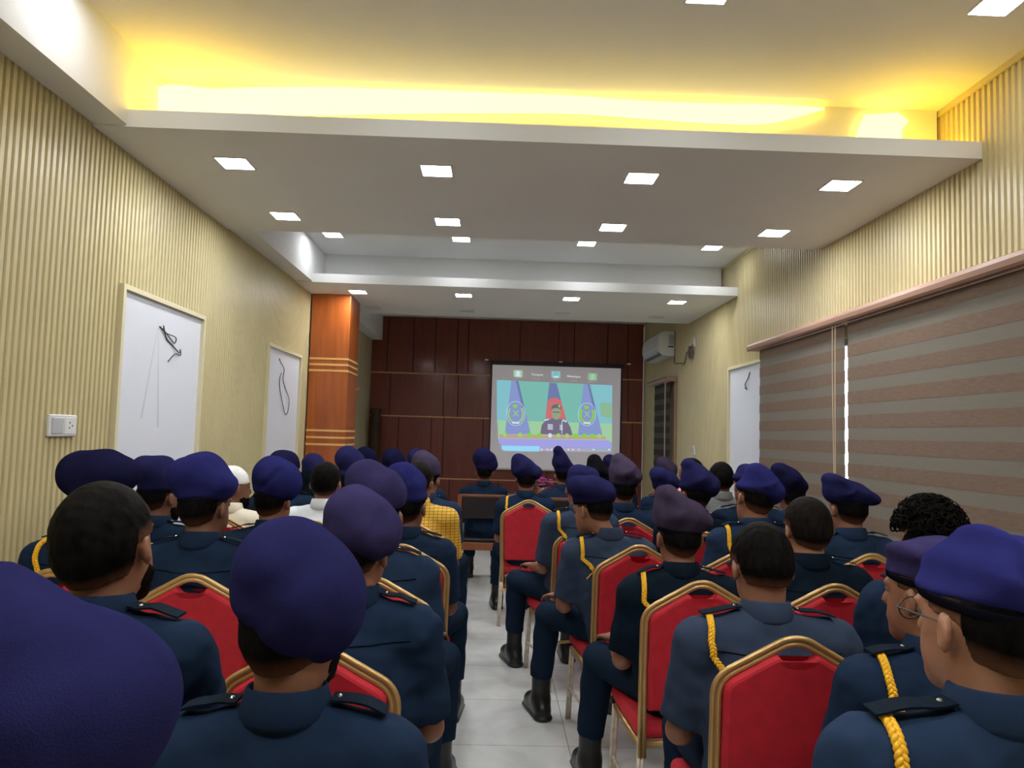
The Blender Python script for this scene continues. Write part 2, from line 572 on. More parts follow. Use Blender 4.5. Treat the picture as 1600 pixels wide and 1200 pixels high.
# yellow rope light of the near ledge, its glare on the upstand shaped as glowing bands
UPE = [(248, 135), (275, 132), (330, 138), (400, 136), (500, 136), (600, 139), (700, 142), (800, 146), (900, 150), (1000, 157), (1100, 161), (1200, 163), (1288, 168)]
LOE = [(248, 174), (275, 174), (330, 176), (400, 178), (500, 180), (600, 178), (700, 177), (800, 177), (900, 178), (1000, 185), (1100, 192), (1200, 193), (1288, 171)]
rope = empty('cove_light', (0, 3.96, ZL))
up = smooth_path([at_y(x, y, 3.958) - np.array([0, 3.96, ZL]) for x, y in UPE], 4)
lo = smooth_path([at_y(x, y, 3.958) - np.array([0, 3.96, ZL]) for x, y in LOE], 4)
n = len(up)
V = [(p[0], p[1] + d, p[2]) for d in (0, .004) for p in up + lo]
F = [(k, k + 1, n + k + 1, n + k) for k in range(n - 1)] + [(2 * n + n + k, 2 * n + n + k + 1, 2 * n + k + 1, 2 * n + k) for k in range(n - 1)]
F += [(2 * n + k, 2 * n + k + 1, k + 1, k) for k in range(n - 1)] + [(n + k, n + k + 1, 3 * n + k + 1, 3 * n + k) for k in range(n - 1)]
MB().add(V, F).build('glare_band', M_GLARE, rope)
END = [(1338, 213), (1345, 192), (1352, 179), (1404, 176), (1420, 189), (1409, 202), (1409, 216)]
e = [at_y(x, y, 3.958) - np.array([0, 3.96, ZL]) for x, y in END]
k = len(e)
MB().add([(p[0], p[1] + d, p[2]) for d in (0, .004) for p in e], [tuple(range(k)), tuple(range(2 * k - 1, k - 1, -1))] + [((a + 1) % k, a, k + a, k + (a + 1) % k) for a in range(k)]).build('glare_band', M_GLARE, rope)
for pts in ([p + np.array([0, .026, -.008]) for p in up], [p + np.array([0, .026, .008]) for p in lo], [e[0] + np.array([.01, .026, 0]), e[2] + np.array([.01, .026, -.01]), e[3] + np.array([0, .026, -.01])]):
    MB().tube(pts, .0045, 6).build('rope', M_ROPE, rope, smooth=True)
for x0, sg in ((2.26, 1), (-1.72, -1)):  # unseen coils added behind the lip to throw yellow on the side walls
    added_coil = [(x0 + .11 * math.cos(a * .5), 3.84 - 3.96 + .08 * math.sin(a * .5), .05 + .0022 * a) for a in range(40)]
    MB().tube(added_coil, .006, 6).build('rope', M_ROPE, rope, smooth=True)
tag(rope, 'glowing yellow cove light along the upstand above the near ledge', 'cove light')

# ------------------------------------------------------------------ column
col = empty('wooden_column', (-1.822, 8.37, 0))
m = MB().rbox(-.212, .212, -.275, .275, 0, ZL, .004)
m.build('shaft', M_COLWOOD, col)
for z in (2.235, 2.17, 2.105, 1.45, 1.375, 1.30):
    mm = MB().box(-.213, .2145, -.2775, .2775, z - .011, z + .011)
    mm.build('inlay', M_COLTRIM, col)
tag(col, 'orange wood-clad square column with gold inlay bands', 'column')
col['kind'] = 'thing'
MB().box(0, .05, -.015, .015, -.012, .012).add(*tube([(.05, 0, 0), (.05, 0, .04)], .008)).build('hook', M_CHWOOD, col, loc=(.212, .16, 1.93))

# ------------------------------------------------------------------ white panels set in the fluted walls


def board(y0, y1, side, label):
    xs = XL if side < 0 else XR
    g = -side
    t = empty('white_panel', (xs, (y0 + y1) / 2, 0))
    h = (y1 - y0) / 2
    z0, z1, f = .45, 2.20, .028
    m = MB()
    X = lambda a, b: sorted((g * a, g * b))
    m.box(*X(-.012, .028), -h - f, -h, z0, z1 + f).box(*X(-.012, .028), h, h + f, z0, z1 + f).box(*X(-.012, .028), -h, h, z1, z1 + f)
    m.build('frame', M_CREAMTRIM, t)
    MB().box(*X(-.012, .004), -h, h, z0, z1).build('panel', M_BOARD, t)
    if side < 0 and y0 < 5:
        mm = MB()
        for (ya, yb, za, zb, w) in ((-.10, -.24, 2.05, 1.50, .012), (-.09, -.02, 2.05, 1.45, .014), (-.10, -.08, 2.08, 2.04, .004)):
            mm.add([(.0045, ya - .002, za), (.0045, ya + .002, za), (.0045, yb + w, zb), (.0045, yb - w, zb), (.005, ya, za - .01), (.005, yb, zb + .02)], [(0, 1, 2, 3)], 0)
        mm.build('smudge', M_SMUDGE, t)
    tag(t, label, 'white board', 'white panels on the fluted walls')
    return t


board(4.04, 5.13, -1, 'tall white panel with cream frame beside the switch plate')
board(6.66, 7.73, -1, 'tall white panel with cream frame beside the orange column')
board(6.66, 7.66, 1, 'tall white panel with cream frame beside the striped blinds')


def wire(name, pts, r, label, cat, m=None):
    tag(MB().tube(smooth_path(pts, 6), r, 6).build(name, m or M_WIRE, smooth=True), label, cat)


xw = XL + .009
wire('wire_tangle', [(xw, 4.50, 2.06), (xw, 4.56, 2.045), (xw + .01, 4.64, 2.0), (xw, 4.72, 1.985), (xw + .012, 4.70, 2.02), (xw, 4.58, 2.035), (xw + .01, 4.53, 2.07),
                     (xw, 4.60, 2.00), (xw, 4.70, 1.965), (xw + .01, 4.77, 1.93), (xw, 4.81, 1.955), (xw + .006, 4.80, 1.915), (xw, 4.74, 1.92), (xw, 4.64, 1.86)], .0035,
     'knotted black wire hanging on white panel beside the switch plate', 'wire')
wire('wire_tail', [(xw, 7.0, 2.12), (xw, 7.03, 2.10), (xw + .01, 7.14, 2.03), (xw, 7.15, 1.94), (xw, 7.24, 1.86), (xw + .01, 7.36, 1.75), (xw, 7.38, 1.64), (xw, 7.31, 1.60),
                   (xw + .01, 7.18, 1.66), (xw, 7.06, 1.84), (xw, 7.05, 1.94), (xw, 7.10, 1.99)], .0035,
     'looped black wire hanging on white panel beside the orange column', 'wire')
xw = XR - .009
wire('wire_stub', [(xw, 7.06, 2.13), (xw, 7.10, 2.08), (xw - .01, 7.16, 2.02), (xw, 7.14, 1.97), (xw, 7.20, 1.99)], .005,
     'short black wire stub on white panel beside the striped blinds', 'wire')

# ------------------------------------------------------------------ wall plates
t = tag(empty('switch_plate', (XL, 3.555, 1.45)), 'white double wall plate with switch and socket on fluted wall', 'switch')
MB().rbox(0, .016, -.112, .112, -.052, .052, .006).build('plate', M_WHITE, t)
MB().rbox(.012, .021, -.095, -.005, -.038, .036, .003).build('rocker', M_SWITCH, t)
s = MB().rbox(.012, .019, .006, .095, -.040, .040, .003).build('socket', M_WHITE, t)
m = MB()
for a, b in ((.045, .014), (.045, -.010), (.068, 0)):
    m.tube([(.0185, a, b), (.0198, a, b)], .0045, 8)
m.build('pin_hole', M_BLACK, s)
for y, z, h, lab in ((9.02, 1.335, .055, 'small white switch on fluted wall near the far blind'), (9.06, 2.67, .06, 'small white outlet box on fluted wall above the coiled cable')):
    t = tag(empty('wall_plate', (XR, y, z)), lab, 'switch')
    MB().rbox(-.018, 0, -.045, .045, -h, h, .005).build('plate', M_WHITE, t)
    MB().rbox(-.024, -.014, -.025, .025, -h * .6, h * .6, .003).build('rocker', M_SWITCH if z < 2 else M_WHITE, t)

# ------------------------------------------------------------------ striped roller blinds


def blind(name, y0, y1, zt, zb, xr, mats, label, cord_y=None, val=True, weight=True, vy=None, phase=0.0, pitch=.160):
    t = empty(name, (xr, (y0 + y1) / 2, zt))
    c = (y0 + y1) / 2
    m = MB()
    z = 0
    k = 0
    H = zt - zb
    z = -phase
    while z < H:
        a, b = max(0, z), min(H, z + pitch * .53)
        if b > a:
            m.box(-.0015, .0015, y0 - c, y1 - c, -b, -a, 0)
        a, b = max(0, z + pitch * .53), min(H, z + pitch)
        if b > a:
            m.box(-.0005, .0008, y0 - c + .006, y1 - c - .006, -b, -a, 1)
        z += pitch
    m.build('fabric', mats, t)
    va, vb = vy or (y0 - .02, y1 + .02)
    prof = [(.07, -.0), (-.045, 0), (-.068, -.012), (-.078, -.035), (-.074, -.062), (-.060, -.074), (-.060, -.068), (.07, -.068)]
    n = len(prof)
    V = [(x, yy - c, z + .075) for yy in (va, vb) for (x, z) in prof]
    F = [(i, (i + 1) % n, n + (i + 1) % n, n + i) for i in range(n)] + [tuple(range(n)), tuple(range(2 * n - 1, n - 1, -1))]
    MB().add(V, F).build('head_rail', M_VAL, t)
    m = MB()
    for q in (.06, .5, .94):
        yy = va + (vb - va) * q - c
        m.rbox(-.03, -.015, yy - .012, yy + .012, .074, .082, .003)
    m.build('bracket', M_BLACK, t)
    m = MB().tube([(-.004, y0 - c, -H), (-.004, y1 - c, -H)], .012, 8)
    m.build('bottom_bar', M_VAL, t)
    if cord_y is not None:
        m = MB()
        for d in (0, .045):
            m.tube(smooth_path([(-.05, cord_y - c + d, .0), (-.052, cord_y - c + d * .8, -.5), (-.05, cord_y - c + d * .3, -1.2)], 6), .0035, 6)
        m.build('pull_cord', M_CORD, t)
    tag(t, label, 'blind')
    return t


XB = 2.385
blind('roller_blind', 4.965, 6.58, 2.285, .70, XB, [M_BL1, M_BL2], 'striped brown roller blind between white panel and bright slit', cord_y=5.00, vy=(4.965, 6.72), phase=.0)
blind('roller_blind', 2.25, 4.925, 2.285, .70, XB, [M_BL1, M_BL2], 'wide striped brown roller blind on the near side of the bright slit', vy=(2.2, 4.962), phase=.012)
t = blind('roller_blind', 9.98, 10.93, 2.24, .95, XB, [M_DBL1, M_DBL2], 'narrow dark striped blind under the air conditioner', cord_y=10.02, vy=(9.90, 11.15), phase=.03)
b = MB().box(2.375 - XB + .06, .075, -.53, -.49, -1.29, .0)
b.build('side_trim', M_VAL, t)

# ------------------------------------------------------------------ air conditioner
ac = tag(empty('air_conditioner', (XR, 10.62, 2.77)), 'white split air conditioner high on the fluted wall', 'air conditioner')
prof = [(0, -.165), (-.10, -.170), (-.165, -.150), (-.215, -.105), (-.235, -.04), (-.235, .06), (-.222, .125), (-.18, .168), (-.12, .180), (0, .180)]
n = len(prof)
L = .54
V = [(x, yy, z) for yy in (-L, -L + .012, L - .012, L) for (x, z) in [((a * .985, b * .985) if abs(yy) == L else (a, b)) for a, b in prof]]
F = []
for s_ in range(3):
    for i in range(n):
        F.append((s_ * n + i, s_ * n + (i + 1) % n, (s_ + 1) * n + (i + 1) % n, (s_ + 1) * n + i))
F += [tuple(range(n)), tuple(range(4 * n - 1, 3 * n - 1, -1))]
bm_ = MB().add(V, F)
bm_.build('body', M_WHITE, ac)
MB().add([(-.170, -.46, -.156), (-.222, -.46, -.110), (-.222, .46, -.110), (-.170, .46, -.156), (-.160, -.46, -.145), (-.205, -.46, -.10), (-.205, .46, -.10), (-.160, .46, -.145)],
         [(0, 1, 2, 3), (7, 6, 5, 4), (0, 4, 5, 1), (2, 6, 7, 3), (1, 5, 6, 2), (0, 3, 7, 4)]).build('outlet', M_BLACK, ac)
MB().add([(-.212, -.45, -.126), (-.236, -.45, -.078), (-.236, .45, -.078), (-.212, .45, -.126), (-.209, -.45, -.124), (-.233, -.45, -.076), (-.233, .45, -.076), (-.209, .45, -.124)],
         [(0, 1, 2, 3), (7, 6, 5, 4), (0, 4, 5, 1), (2, 6, 7, 3), (1, 5, 6, 2), (0, 3, 7, 4)]).build('louvre', M_SWITCH, ac)
m = MB().box(-.085, -.012, -L - .002, -L + .004, -.01, .13, 0).box(-.095, -.02, -L - .002, -L + .004, -.045, -.025, 1)
m.build('rating_sticker', [mat('pale_sticker', (.46, .45, .44), .5), M_BLACK], ac)
MB().box(-.006, 0, -L - .012, -L, -.17, .185).build('mounting_plate', M_BLACK, ac)
pts = [(XR - .02, 10.02, 2.60), (XR - .02, 10.0, 2.50), (XR - .02, 9.7, 2.47), (XR - .02, 9.5, 2.45), (XR - .02, 9.42, 2.52), (XR - .02, 9.35, 2.58), (XR - .02, 9.18, 2.56)]
for k in range(19):
    a = k * 2 * math.pi / 6
    pts.append((XR - .02 - .002 * k, 9.12 + .055 * math.cos(a + 3.1), 2.55 + .075 * math.sin(a + 3.1)))
pts += [(XR - .03, 9.08, 2.60), (XR - .03, 9.06, 2.64)]
wire('power_cable', pts, .008, 'grey coiled power cable from air conditioner to outlet box', 'cable', M_PIPE)

# ------------------------------------------------------------------ projection screen
scr = tag(empty('projection_screen', (1.015, Y1 - .11, .90)), 'white projection screen showing a uniformed speaker between flags', 'projection screen')
SW = 1.06
MB().box(-SW, SW, .0, .004, 0, 1.705).build('screen_sheet', mat('matt_screen_sheet', (.72, .69, .73), .9, emit=(.14, .13, .14), estr=1.0), scr)  # faint emission stands in for the projector's spill on the sheet
MB().rbox(-SW - .03, SW + .05, -.03, .04, 1.70, 1.765, .012).build('case', M_BLACK, scr)
m = MB().box(-SW, -SW - .03, .0, .006, .0, 1.70).box(SW, SW + .03, .0, .006, .0, 1.70)
m.build('side_border', M_BLACK, scr)
MB().tube([(-SW, 0, .0), (SW, 0, .0)], .016, 8).build('bottom_bar', M_WHITE, scr)
for x in (-SW - .10, .06, SW + .13):
    MB().rbox(x - .03, x + .03, -.02, .03, 1.765, 1.79, .006).build('hanging_bracket', M_WHITE, scr)

YP = Y1 - .11
EMI = {}


def pm(name, c, k=1.0):
    lin = [((v / 255) / 12.92 if v / 255 < .04045 else ((v / 255 + .055) / 1.055) ** 2.4) for v in c]
    return mat('projected_' + name, (0, 0, 0), .9, spec=0.0, emit=tuple(lin), estr=k)


class Pic:
    """projected picture; coordinates measured on the 1600-wide view of the screen (6.154 px per photo px)"""

    def __init__(self):
        self.mb, self.ms, self.lay = MB(), [], 0

    def w(self, a, b):
        p = at_y(740 + a / 6.154, 550 + b / 6.154, YP)
        return p[0] - 1.015, p[2] - .90

    def poly(self, pts, m):
        if m not in self.ms:
            self.ms.append(m)
        self.lay += 1
        y = -.001 - .00012 * self.lay
        V = [(self.w(*p)[0], y, self.w(*p)[1]) for p in pts]
        self.mb.add(V, [tuple(range(len(V)))[::-1]], self.ms.index(m))
        # make sure the face looks to -y
        return self

    def ell(self, cx, cy, rx, ry, m, n=18, a0=0, a1=2 * math.pi):
        self.poly([(cx + rx * math.cos(a0 + (a1 - a0) * k / n), cy + ry * math.sin(a0 + (a1 - a0) * k / n)) for k in range(n)], m)

    def ring(self, cx, cy, rx, ry, w, m, a0=0, a1=2 * math.pi, n=20):
        for k in range(n):
            t0, t1 = a0 + (a1 - a0) * k / n, a0 + (a1 - a0) * (k + 1) / n
            self.poly([(cx + rx * math.cos(t0), cy + ry * math.sin(t0)), (cx + rx * math.cos(t1), cy + ry * math.sin(t1)),
                       (cx + (rx - w) * math.cos(t1), cy + (ry - w) * math.sin(t1)), (cx + (rx - w) * math.cos(t0), cy + (ry - w) * math.sin(t0))], m)
            self.lay -= 1
        self.lay += 1

    def rect(self, a0, b0, a1, b1, m, sk=.045):
        self.poly([(a0, b0), (a1, b0 + (a1 - a0) * sk), (a1, b1 + (a1 - a0) * sk), (a0, b1)], m)


pc = Pic()
GRY = pm('grey', (128, 120, 122))
TEAL, TEAL2, LIME0 = pm('teal', (122, 184, 174)), pm('aqua', (130, 190, 200)), pm('pale_lime', (158, 203, 160))
PUR, PURD, RED_, NAVY_, SKN = pm('flag_violet', (134, 150, 200)), pm('flag_shade', (112, 124, 168)), pm('flag_red', (203, 112, 112)), pm('uniform', (118, 108, 130)), pm('face', (150, 160, 130))
LIM, LIM2, WHT, LAV, CYN, DK, FLW, BRN = pm('lime', (136, 206, 62)), pm('soft_lime', (160, 208, 104)), pm('white', (205, 222, 235)), pm('lavender', (162, 160, 226)), pm('cyan', (150, 215, 245)), pm('cap', (96, 110, 122)), pm('pink_flower', (190, 160, 150)), pm('sage', (140, 182, 148))
pc.poly([(222, 268), (1333, 320), (1330, 940), (240, 880)], TEAL)
pc.poly([(222, 268), (360, 274), (345, 700), (225, 690)], TEAL2)
pc.poly([(1130, 311), (1333, 320), (1330, 700), (1190, 690)], TEAL2)
pc.poly([(1215, 490), (1331, 490), (1330, 640), (1225, 620)], BRN)
pc.poly([(232, 655), (1331, 690), (1330, 870), (236, 840)], LIME0)
for (t0, t1, b0, b1, y0, y1) in ((365, 430, 300, 550, 275, 790), (1058, 1115, 1003, 1240, 308, 800)):
    pc.poly([(t0, y0), (t1, y0 + 3), (b1, y1), (b0, y1)], PUR)
    pc.poly([((t0 + t1) / 2 + 8, y0), (t1, y0 + 3), ((t1 + b1) / 2, (y0 + y1) / 2), ((t1 + b1) / 2 - 25, (y0 + y1) / 2)], PURD)
pc.poly([(728, 296), (798, 300), (890, 650), (690, 640)], PURD)
pc.poly([(712, 470), (740, 445), (800, 440), (842, 470), (890, 645), (690, 635)], RED_)
# speaker
pc.poly([(640, 790), (655, 700), (690, 660), (760, 640), (840, 645), (900, 670), (930, 720), (952, 800)], NAVY_)
pc.ell(795, 590, 42, 62, SKN)
pc.poly([(742, 548), (760, 510), (812, 500), (840, 525), (842, 550), (795, 538)], DK)
pc.rect(762, 572, 828, 582, DK)
pc.ell(822, 522, 9, 12, LIM2)
for a, b in ((690, 655), (712, 650), (862, 660), (884, 668)):
    pc.ell(a, b, 10, 8, WHT)
for k in range(4):
    pc.rect(712, 694 + 14 * k, 762, 702 + 14 * k, WHT)
    pc.rect(828, 700 + 14 * k, 856, 708 + 14 * k, WHT)
pc.rect(846, 665, 852, 790, WHT)
# round emblems on the two violet flags: pale ring, green wreath, crossed bars
for cx, cy, r, col_ in ((405, 592, 98, LIM2), (1090, 600, 92, LIM)):
    pc.ring(cx, cy, r * .93, r * 1.22, 4, WHT)
    pc.ring(cx, cy + 5, r * .78, r * .92, 14 if col_ is LIM2 else 20, col_, math.radians(-40), math.radians(220))
    pc.ell(cx - 6, cy - r * .74, 22, 17, LIM)
    pc.poly([(cx - 26, cy - 28), (cx - 20, cy - 32), (cx + 28, cy + 24), (cx + 22, cy + 28)], LIM2)
    pc.poly([(cx + 26, cy - 28), (cx + 20, cy - 32), (cx - 28, cy + 24), (cx - 22, cy + 28)], LIM2)
    pc.rect(cx - 34, cy + r * .80, cx + 34, cy + r * .98, WHT)
# flowers along the desk, lavender desk cloth, chat field and icons
pc.poly([(248, 790), (1270, 812), (1270, 842), (248, 828)], FLW)
for k, (x, mm_) in enumerate(((300, LIM2), (448, LIM2), (540, LIM), (632, LIM), (735, WHT), (815, LIM2), (898, LIM2), (980, LIM), (1064, LIM), (1142, LIM), (1210, LIM2))):
    pc.ell(x, 796 + (x - 300) * .014, 24 if mm_ is LIM else 19, 22, mm_)
pc.poly([(232, 832), (1300, 850), (1331, 890), (1320, 925), (268, 905)], LAV)
pc.poly([(268, 900), (635, 906), (635, 955), (300, 950), (270, 935)], CYN)
pc.poly([(640, 915), (1325, 935), (1325, 960), (640, 952)], pm('toolbar', (172, 166, 196)))
for k, x in enumerate((655, 710, 748, 840, 912, 955, 1012, 1152, 1302)):
    pc.poly([(x - 12, 945), (x, 928), (x + 12, 945)] if k == 6 else [(x - 9, 930), (x + 9, 931), (x + 9, 946), (x - 9, 945)], WHT)
# header strip: three participant tiles
for k, (a, b) in enumerate(((385, 175), (750, 185), (1102, 205))):
    pc.rect(a, b, a + 82, b + 62, (LIME0, TEAL2, BRN)[k])
    pc.ell(a + 42, b + 28, 20, 22, (WHT, TEAL, LIME0)[k])
    pc.poly([(a + 14, b + 62), (a + 24, b + 46), (a + 60, b + 46), (a + 70, b + 62)], (WHT, WHT, LIME0)[k])
V0 = pc.mb
img = V0.build('projected_image', pc.ms, scr)


def text_obj(txt, a, b, size, m, parent):
    cu = bpy.data.curves.new('caption', 'FONT')
    cu.body = txt
    cu.size = size
    cu.align_x = 'CENTER'
    o = bpy.data.objects.new('caption_src', cu)
    C.objects.link(o)
    dg = bpy.context.evaluated_depsgraph_get()
    me = bpy.data.meshes.new_from_object(o.evaluated_get(dg))
    bpy.data.objects.remove(o)
    me.materials.clear()
    me.materials.append(m)
    x, z = pc.w(a, b)
    t_ = bpy.data.objects.new('caption', me)
    C.objects.link(t_)
    t_.parent = parent
    t_.location = (x, -.012, z)
    t_.rotation_euler = (math.pi / 2, .03, 0)


CAP, CAP2 = pm('caption_white', (225, 225, 228)), pm('caption_grey', (165, 160, 165))
text_obj('Training AC', 612, 226, .040, CAP, img)
text_obj('Mymensing H', 962, 243, .040, CAP, img)
for a, b in ((440, 246), (600, 260), (795, 272), (965, 280), (1135, 288)):
    text_obj('participant', a, b, .026, CAP2, img)

# brown slatted roll standing in the far corner
m = MB()
P = [(0, 0, 0), (0, 0, .5), (0, 0, 1.1), (0, 0, 1.75), (0, 0, 1.80)]
for k in range(58):
    z = .02 + k * .031
    m.tube([(0, 0, z), (0, 0, z + .024)], .085 + .006 * math.sin(k * 1.7), 14)
m.tube([(0, 0, .0), (0, 0, 1.82)], .078, 14)
tag(m.build('slat_roll', M_ROLL, loc=(-1.90, 11.95, 0)), 'dark brown rolled slat mat standing in the corner beyond the column', 'rolled mat')

# ------------------------------------------------------------------ chairs
CHG = 'red banquet chairs of the audience'


def double_tube(P, r, off, nrm):
    """two parallel tubes following P, side by side in the plane of the back"""
    P = np.array(P, float)
    T = np.gradient(P, axis=0)
    T /= np.linalg.norm(T, axis=1)[:, None]
    S = np.cross(T, np.array(nrm, float))
    S /= np.linalg.norm(S, axis=1)[:, None]
    m_ = MB()
    m_.tube(P + S * off, r, 8)
    m_.tube(P - S * off, r, 8)
    m_.tube(P, r * .8, 6)
    return m_


def make_chair():
    t = empty('banquet_chair')
    lean = lambda z: -.205 - max(0, z - .42) * .135
    pt = lambda x, z: (x, lean(z), z)
    nrm = (0, 1, .135)
    path = [pt(-.190, .33), pt(-.198, .60), pt(-.204, .853), pt(-.022, .955), pt(.022, .955), pt(.204, .853), pt(.198, .60), pt(.190, .33)]
    P = round_corners(path, [0, .05, .045, .021, .021, .045, .05, 0], 7)
    double_tube(P, .0085, .0075, nrm).build('back_frame', M_GOLD, t, smooth=True)
    # padded back with a small dip at the middle of its top edge
    hf = [(.040, .905), (.050, .922), (.062, .918), (.186, .846), (.183, .62), (.174, .50)]
    ol = [(-x, z) for x, z in hf[::-1]] + [(-.024, .900), (.024, .900)] + hf
    o3 = round_corners([(x, 0, z) for x, z in ol], [0, .03, .025, .008, .006, .012, .012, .012, .012, .006, .008, .025, .03, 0], 4)
    out = [(p[0], p[2]) for p in o3]
    V, F = [], []
    for d, sc_ in ((-.026, .93), (-.023, .965), (-.014, 1.0), (.010, 1.0), (.020, .95)):
        for x, z in out:
            zz = .70 + (z - .70) * (1 - (1 - sc_) * .8)
            V.append((x * sc_, lean(zz) + d, zz))
    n_ = len(out)
    for s_ in range(4):
        for i in range(n_):
            F.append((s_ * n_ + i, s_ * n_ + (i + 1) % n_, (s_ + 1) * n_ + (i + 1) % n_, (s_ + 1) * n_ + i))
    F += [tuple(range(n_))[::-1], tuple(4 * n_ + i for i in range(n_))]
    MB().add(V, F).build('backrest', M_RED, t)
    m_ = MB()
    # seat cushion: rounded slab
    m_.rbox(-.205, .205, -.20, .225, .385, .455, .025, seg=4)
    m_.build('seat', M_RED, t, smooth=True)
    m_ = MB()
    m_.tube(round_corners([(-.195, -.19, .372), (-.195, .20, .372), (.195, .20, .372), (.195, -.19, .372), (-.195, -.19, .372)], .04), .012, 8)
    m_.build('seat_frame', M_GOLD, t, smooth=True)
    for sx in (-1, 1):
        double_tube([(sx * .190, -.195, .40), (sx * .200, -.215, .18), (sx * .208, -.235, 0)], .009, .006, (0, 1, .1)).build('leg', M_WORN, t, smooth=True)
        double_tube([(sx * .190, .195, .372), (sx * .195, .205, .18), (sx * .200, .215, 0)], .009, .006, (0, 1, .1)).build('leg', M_WORN, t, smooth=True)
    MB().tube([(-.197, -.209, .27), (.197, -.209, .27)], .009, 8).build('stretcher', M_GOLD, t)
    for sx in (-1, 1):
        MB().tube([(sx * .200, -.217, .16), (sx * .196, .207, .16)], .008, 8).build('stretcher', M_WORN, t)
    return t


def make_wood_chair():
    t = empty('wooden_chair')
    for sx in (-1, 1):
        m_ = MB()
        V, F = tube([(sx * .225, -.23, 0), (sx * .225, -.215, .43), (sx * .225, -.26, .90)], .026, 4)
        m_.rbox(sx * .225 - .02, sx * .225 + .02, -.245, -.205, 0, .88, .004)
        m_.build('leg', M_CHWOOD, t)
        MB().rbox(sx * .225 - .02, sx * .225 + .02, .19, .23, 0, .42, .004).build('leg', M_CHWOOD, t)
        MB().rbox(sx * .225 - .012, sx * .225 + .012, -.21, .20, .36, .42, .004).build('rail', M_CHWOOD, t)
    MB().rbox(-.21, .21, -.235, -.215, .36, .43, .004).build('rail', M_CHWOOD, t)
    MB().rbox(-.21, .21, .20, .22, .36, .43, .004).build('rail', M_CHWOOD, t)
    MB().rbox(-.222, .222, -.245, -.205, .865, .885, .004).build('top_rail', M_CHWOOD, t)
    MB().rbox(-.204, .204, -.24, -.21, .66, .865, .006).build('backrest', M_LEATHER, t)
    MB().rbox(-.20, .20, -.20, .215, .425, .465, .015, seg=3).build('seat', M_LEATHER, t)
    return t


CH0 = make_chair()
WC0 = make_wood_chair()
BC0 = None
_first = {}


def place_chair(x, y, rz, label, kind='red'):
    src = CH0 if kind == 'red' else WC0
    o = src if kind not in _first else copy_tree(src)
    _first[kind] = 1
    o.location = (x, y, 0)
    o.rotation_euler = (0, 0, rz)
    tag(o, label, 'chair', CHG if kind == 'red' else 'wooden chairs of the front row')
    return o


# ------------------------------------------------------------------ implicit surfaces for people
class Grid:
    def __init__(self, lo, hi, h):
        self.lo, self.h = np.array(lo, float), h
        n = np.ceil((np.array(hi) - self.lo) / h).astype(int) + 1
        self.ax = [self.lo[i] + h * np.arange(n[i]) for i in range(3)]
        self.F = np.full(n, .2, np.float32)

    def sub(self, lo, hi, pad):
        s = []
        for i in range(3):
            a = int(max(0, math.floor((lo[i] - pad - self.lo[i]) / self.h)))
            b = int(min(len(self.ax[i]), math.ceil((hi[i] + pad - self.lo[i]) / self.h) + 1))
            s.append(slice(a, max(a, b)))
        X, Y, Z = np.meshgrid(self.ax[0][s[0]], self.ax[1][s[1]], self.ax[2][s[2]], indexing='ij')
        return tuple(s), X, Y, Z

    def put(self, prim, k=.02, neg=False):
        fn, lo, hi = prim
        s, X, Y, Z = self.sub(lo, hi, k + 2 * self.h + .03)
        if X.size == 0:
            return
        d = fn(X, Y, Z)
        A = self.F[s]
        if neg:
            d = -d
            hh = np.clip(.5 - .5 * (d - A) / k, 0, 1)
            self.F[s] = d * (1 - hh) + A * hh + k * hh * (1 - hh)
        else:
            hh = np.clip(.5 + .5 * (d - A) / k, 0, 1)
            self.F[s] = d * (1 - hh) + A * hh - k * hh * (1 - hh) if False else A * (1 - hh) + d * hh - k * hh * (1 - hh) if False else np.where(True, _mix(A, d, k), 0)

    def mesh(self, relax=1):
        return surface_nets(self.F, self.lo, self.h, relax)


def _mix(a, b, k):
    h = np.clip(.5 + .5 * (b - a) / k, 0, 1)
    return b * (1 - h) + a * h - k * h * (1 - h)


def cap(a, b, r1, r2, s=(1, 1, 1), cut=None):
    """round cone from a to b; s scales axes to make the section elliptic; cut keeps only n.(p-o) <= 0"""
    a, b, s = np.array(a, float), np.array(b, float), np.array(s, float)
    A, B = a * s, b * s
    D = B - A
    L = max(np.dot(D, D), 1e-9)
    rm = max(r1, r2)
    lo = np.minimum(a, b) - rm / s
    hi = np.maximum(a, b) + rm / s

    def fn(X, Y, Z):
        x, y, z = X * s[0] - A[0], Y * s[1] - A[1], Z * s[2] - A[2]
        t = np.clip((x * D[0] + y * D[1] + z * D[2]) / L, 0, 1)
        d = np.sqrt((x - t * D[0]) ** 2 + (y - t * D[1]) ** 2 + (z - t * D[2]) ** 2) - (r1 + (r2 - r1) * t)
        d = d / max(1.0, s.max() ** .5)
        if cut is not None:
            n, o = cut
            d = np.maximum(d, (X - o[0]) * n[0] + (Y - o[1]) * n[1] + (Z - o[2]) * n[2])
        return d
    return fn, lo, hi


def ell(c, r, R=None):
    """ellipsoid, R an optional 3x3 frame (columns are local axes)"""
    c, r = np.array(c, float), np.array(r, float)
    R = np.eye(3) if R is None else R
    rm = r.max()

    def fn(X, Y, Z):
        x, y, z = X - c[0], Y - c[1], Z - c[2]
        u = (x * R[0, 0] + y * R[1, 0] + z * R[2, 0])
        v = (x * R[0, 1] + y * R[1, 1] + z * R[2, 1])
        w = (x * R[0, 2] + y * R[1, 2] + z * R[2, 2])
        k0 = np.sqrt((u / r[0]) ** 2 + (v / r[1]) ** 2 + (w / r[2]) ** 2)
        k1 = np.sqrt((u / r[0] ** 2) ** 2 + (v / r[1] ** 2) ** 2 + (w / r[2] ** 2) ** 2) + 1e-6
        return k0 * (k0 - 1) / k1
    return fn, c - rm, c + rm


